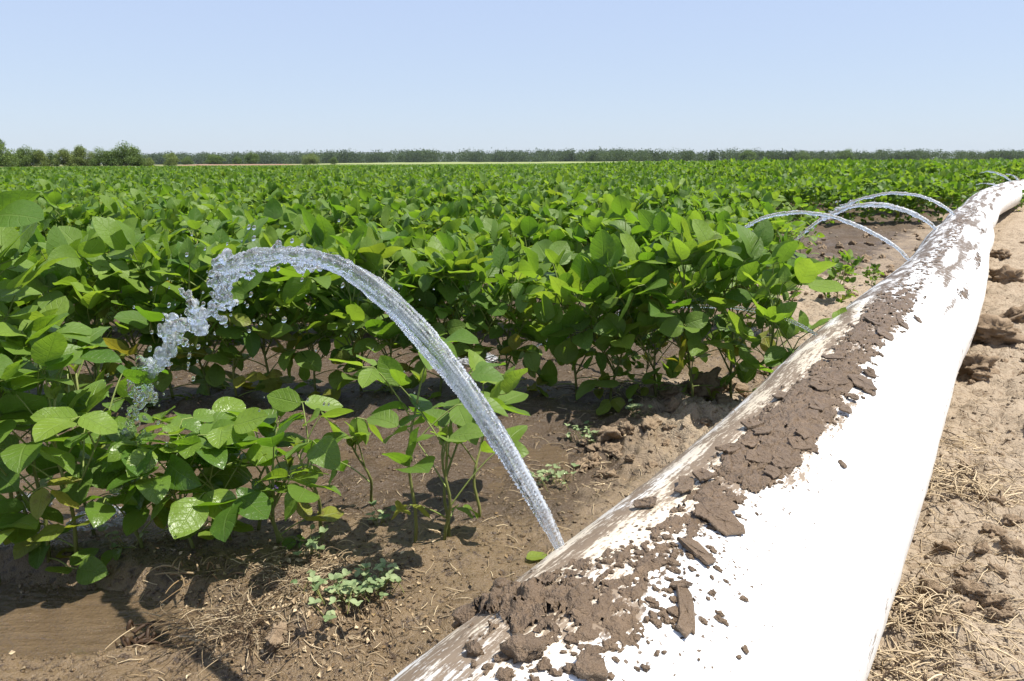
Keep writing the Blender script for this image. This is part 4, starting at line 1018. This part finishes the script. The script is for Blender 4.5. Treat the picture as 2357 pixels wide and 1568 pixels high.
# ------------------------------------------------------------------ trees and the far edge
def kites(r, N, cen, size, hue, up=0.35):
    kv = np.array([[0, -0.5, 0], [-0.42, 0, 0.12], [0, 0.5, 0], [0.42, 0, 0.12]])
    d = r.normal(0, 1, (N, 3)); d /= np.linalg.norm(d, axis=1)[:, None]
    n = r.normal(0, 1, (N, 3)) + np.array([0, 0, up * 2]); sx = np.cross(d, n); sx /= np.linalg.norm(sx, axis=1)[:, None] + 1e-9; nz = np.cross(sx, d)
    B = np.stack([sx, d, nz], 2)
    V = np.einsum('nij,kj->nki', B, kv) * np.asarray(size).reshape(-1, 1, 1) + cen[:, None]
    return V.reshape(-1, 3), (np.arange(N)[:, None] * 4 + np.arange(4)[None]), np.repeat(np.stack([hue, 0 * hue, 0 * hue], 1), 4, 0)
def crown_points(r, N, lobes):
    """lobes: (centre, radii); points gather near the lobe skins"""
    k = r.integers(0, len(lobes), N); c = np.array([l[0] for l in lobes])[k]; ra = np.array([l[1] for l in lobes])[k]
    d = r.normal(0, 1, (N, 3)); d /= np.linalg.norm(d, axis=1)[:, None]
    return c + d * ra * (r.random(N) ** 0.35)[:, None] * (1 + 0.18 * r.normal(0, 1, N))[:, None], k
def tree_proto(seed, h, wdt, shape):
    r = np.random.default_rng(seed); lobes = []
    for i in range(20):
        q = r.random(); z = h * (0.10 + 0.82 * q)
        w_ = wdt * (np.interp(q, [0, 0.35, 0.75, 1], [1.0, 1.0, 0.75, 0.25]) if shape != 'spire' else np.interp(q, [0, 0.4, 1], [0.9, 0.7, 0.12]))
        a = r.uniform(0, 6.28); rr = w_ * 0.5 * math.sqrt(r.random()); s = wdt * r.uniform(0.14, 0.27)
        lobes.append((np.array([math.cos(a) * rr, math.sin(a) * rr, z]), np.array([s, s, s * r.uniform(0.7, 1.1)])))
    N = 8000; P, k = crown_points(r, N, lobes); hl = r.random(len(lobes)) * 0.6
    V, F, A = kites(r, N, P, h * r.uniform(0.03, 0.06, N), np.clip(hl[k] + r.normal(0.2, 0.18, N), 0, 1))
    crown = mesh_np('crown', V, F, M_BUSH if shape in ('bush', 'spire') else M_CROWN, {'var': A}, smooth=False)
    tb = MB(); tb.tube(np.array([[0, 0, -0.3], [0.02 * h, 0, h * 0.25], [0, 0.02 * h, h * 0.55], [0.01, 0, h * 0.85]]), np.array([0.03, 0.024, 0.016, 0.006]) * h, 7)
    for l in lobes[:8]:
        z0 = l[0][2] * 0.55; q = np.linspace(0, 1, 4)[:, None]; b = np.array([0, 0, z0]); tb.tube(b + (l[0] - b) * q, np.linspace(0.012, 0.004, 4) * h, 5)
    return crown, tb.mesh('trunk', M_BARK)
TP = {'round': tree_proto(201, 6.0, 8.2, 'round'), 'tall': tree_proto(202, 6.0, 6.6, 'round'), 'spire': tree_proto(203, 6.0, 6.6, 'spire'), 'bush': tree_proto(204, 6.0, 8.0, 'bush')}
def tree(u, vtop, dist, kind, wid, label, group='trees at the left field edge'):
    g = at_depth(u, 400, dist); top = at_depth(u, vtop, dist)[2]; h = top + 0.2
    o = empty('tree' if kind != 'bush' else 'bush', (g[0], dist, -0.2), u * 0.37, 1.0); f = h / 6.2; o.scale = (f * wid, f * wid, f)
    link('crown', TP[kind][0], o); link('trunk', TP[kind][1], o)
    tag(o, label, 'tree' if kind != 'bush' else 'bush', group)
for q in ((2, 322, 150, 'tall', 1.0, 'tallest tree cut off by the left frame edge'), (22, 352, 160, 'round', 1.0, 'wide low tree right next to the left frame edge'), (52, 343, 170, 'tall', 0.9, 'dark tree second from the left frame edge'), (72, 341, 172, 'round', 0.9, 'bright topped tree third from the left frame edge'),
          (98, 348, 172, 'spire', 1.0, 'pointed yellowish tree in the left tree group'), (124, 350, 175, 'round', 0.9, 'low rounded light tree in the middle of the left group'), (152, 346, 172, 'spire', 1.1, 'slim tree left of the bare topped one'), (172, 351, 176, 'bush', 0.9, 'light green bush between two slim trees'),
          (190, 339, 172, 'spire', 0.9, 'spiky slim tree sticking up in the left group'), (212, 351, 172, 'bush', 0.8, 'yellow green bush left of the dark trees'), (240, 344, 170, 'round', 1.0, 'dark dense tree left of the tallest dark tree'), (268, 347, 172, 'round', 1.0, 'dark tree between two larger dark trees'),
          (294, 333, 170, 'round', 1.15, 'tall dark tree at the right end of the left group'), (316, 352, 172, 'tall', 1.0, 'small dark tree leaning on the tall dark one'), (344, 365, 180, 'bush', 1.0, 'small yellow green bush right of the left tree group'), (395, 354, 230, 'bush', 1.0, 'round olive bush standing alone before the far wood')): tree(*q)
for q in ((435, 362, 420, 'round', 1.1, 'dark rounded tree left of the red soil strip'), (495, 357, 430, 'round', 1.5, 'wide dark tree above the red soil strip'), (582, 351, 440, 'round', 1.0, 'dark tall tree standing out above the red strip'), (548, 362, 440, 'round', 1.0, 'small dark tree left of the tall one'),
          (715, 356, 430, 'bush', 1.4, 'broad pale green tree right of the red strip'), (770, 362, 430, 'round', 1.0, 'dark small tree right of the broad pale one'), (1718, 347, 560, 'round', 1.2, 'tall tree topping the right treeline'), (1945, 345, 560, 'round', 1.1, 'tall tree rising above the treeline near the right'), (1845, 350, 560, 'round', 1.2, 'broad dark tree in the right treeline')):
    tree(*q, group='single trees before the far wood')
def wood(name, label, u0, u1, dist, tops, n, mat, seed, spread):
    r = np.random.default_rng(seed); Vs, Fs, As = [], [], []; k0 = 0
    for i in range(n):
        u = r.uniform(u0, u1); d = dist + r.uniform(0, spread); top = at_depth(u, np.interp(u, tops[0], tops[1]) + 0.8 + r.normal(0, 2.0) + 3.0 * float(perlin(u * 0.011, seed)), dist)[2]; x = at_depth(u, 400, d)[0]
        h = top * r.uniform(1.0, 1.14); wv = h * r.uniform(0.9, 1.4)
        lobes = [(np.array([x + r.normal(0, wv * 0.28), d + r.normal(0, wv * 0.25), h * q]), np.array([1, 1, 0.8]) * wv * r.uniform(0.2, 0.36)) for q in np.r_[r.uniform(0.05, 0.30, 3), r.uniform(0.3, 0.80, 6)]]
        N = 400; P, k = crown_points(r, N, lobes); hb = r.uniform(0.05, 0.6); P[:, 2] = np.abs(P[:, 2])
        V, F, A = kites(r, N, P, h * r.uniform(0.055, 0.11, N), np.clip(hb + 0.25 * r.random(9)[k] + r.normal(0, 0.12, N), 0, 1)); Vs.append(V); Fs.append(F + k0); k0 += len(V); As.append(A)
    me = mesh_np(name, np.concatenate(Vs), np.concatenate(Fs), mat, {'var': np.concatenate(As)}, smooth=False)
    tag(link(name, me), label, 'woods', kind='stuff')
wood('far_wood', 'hazy far wood along the middle of the horizon', 300, 1480, 900, ([300, 430, 900, 1480], [356, 351, 347, 345]), 420, M_WOOD, 88, 120)
wood('wood_edge', 'darker treeline along the right half of the horizon', 1330, 2600, 620, ([1330, 1450, 1700, 2100, 2600], [348, 345, 346, 346, 347]), 400, M_WOOD, 89, 80)
def strip(name, u0, u1, d0, d1, z0, z1, mat, bumps=0.15, seed=1):
    n = 90; us = np.linspace(u0, u1, n); V = []
    for j, (d, z) in enumerate(((d0, 0), (d0 + (d1 - d0) * 0.3, z0), (d0 + (d1 - d0) * 0.7, z1), (d1, 0))):
        for u in us:
            x = at_depth(u, 400, d)[0]; e = min(1, (u - u0) / (0.12 * (u1 - u0)), (u1 - u) / (0.12 * (u1 - u0)))
            V.append((x, d, z * e * (1 + bumps * float(perlin(u * 0.03 + seed, j * 1.7)))))
    o = link(name, mesh_np(name, np.array(V), grid_faces(4, n), mat)); return tag(o, kind='structure')
M_RED = plain('red_soil', (0.20, 0.115, 0.07), (0.29, 0.18, 0.11), 0.95, 0.3); M_DRYG = plain('dry_grass_field', (0.20, 0.20, 0.08), (0.32, 0.28, 0.13), 0.95, 0.2); M_PALE = plain('pale_crop', (0.17, 0.22, 0.07), (0.27, 0.28, 0.11), 0.95, 0.2)
strip('bare_red_soil', 405, 690, 330, 400, 0.15, 0.45, M_RED, 0.3, 2)
strip('field_margin', -500, 430, 140, 160, 0.35, 0.25, M_DRYG, 0.25, 3)
strip('far_field', 640, 2700, 530, 610, 0.9, 1.1, M_PALE, 0.2, 4)

# ------------------------------------------------------------------ summer haze
hz = NT('haze_air'); pv = hz.n('ShaderNodeVolumePrincipled'); pv.inputs['Color'].default_value = (0.86, 0.92, 1.0, 1); pv.inputs['Density'].default_value = 0.00006; pv.inputs['Anisotropy'].default_value = 0.3
hz.t.links.new(pv.outputs[0], hz.out.inputs['Volume'])
hx, hy0, hy1, hz0, hz1 = 1700.0, -60.0, 1500.0, -1.8, 40.0
HV = np.array([(x, y, z) for z in (hz0, hz1) for y in (hy0, hy1) for x in (-hx, hx)])
HF = np.array([(0, 2, 3, 1), (4, 5, 7, 6), (0, 1, 5, 4), (2, 6, 7, 3), (0, 4, 6, 2), (1, 3, 7, 5)])
tag(link('haze', mesh_np('haze', HV, HF, hz.m, smooth=False)), 'pale summer haze over the field', 'haze', kind='stuff')
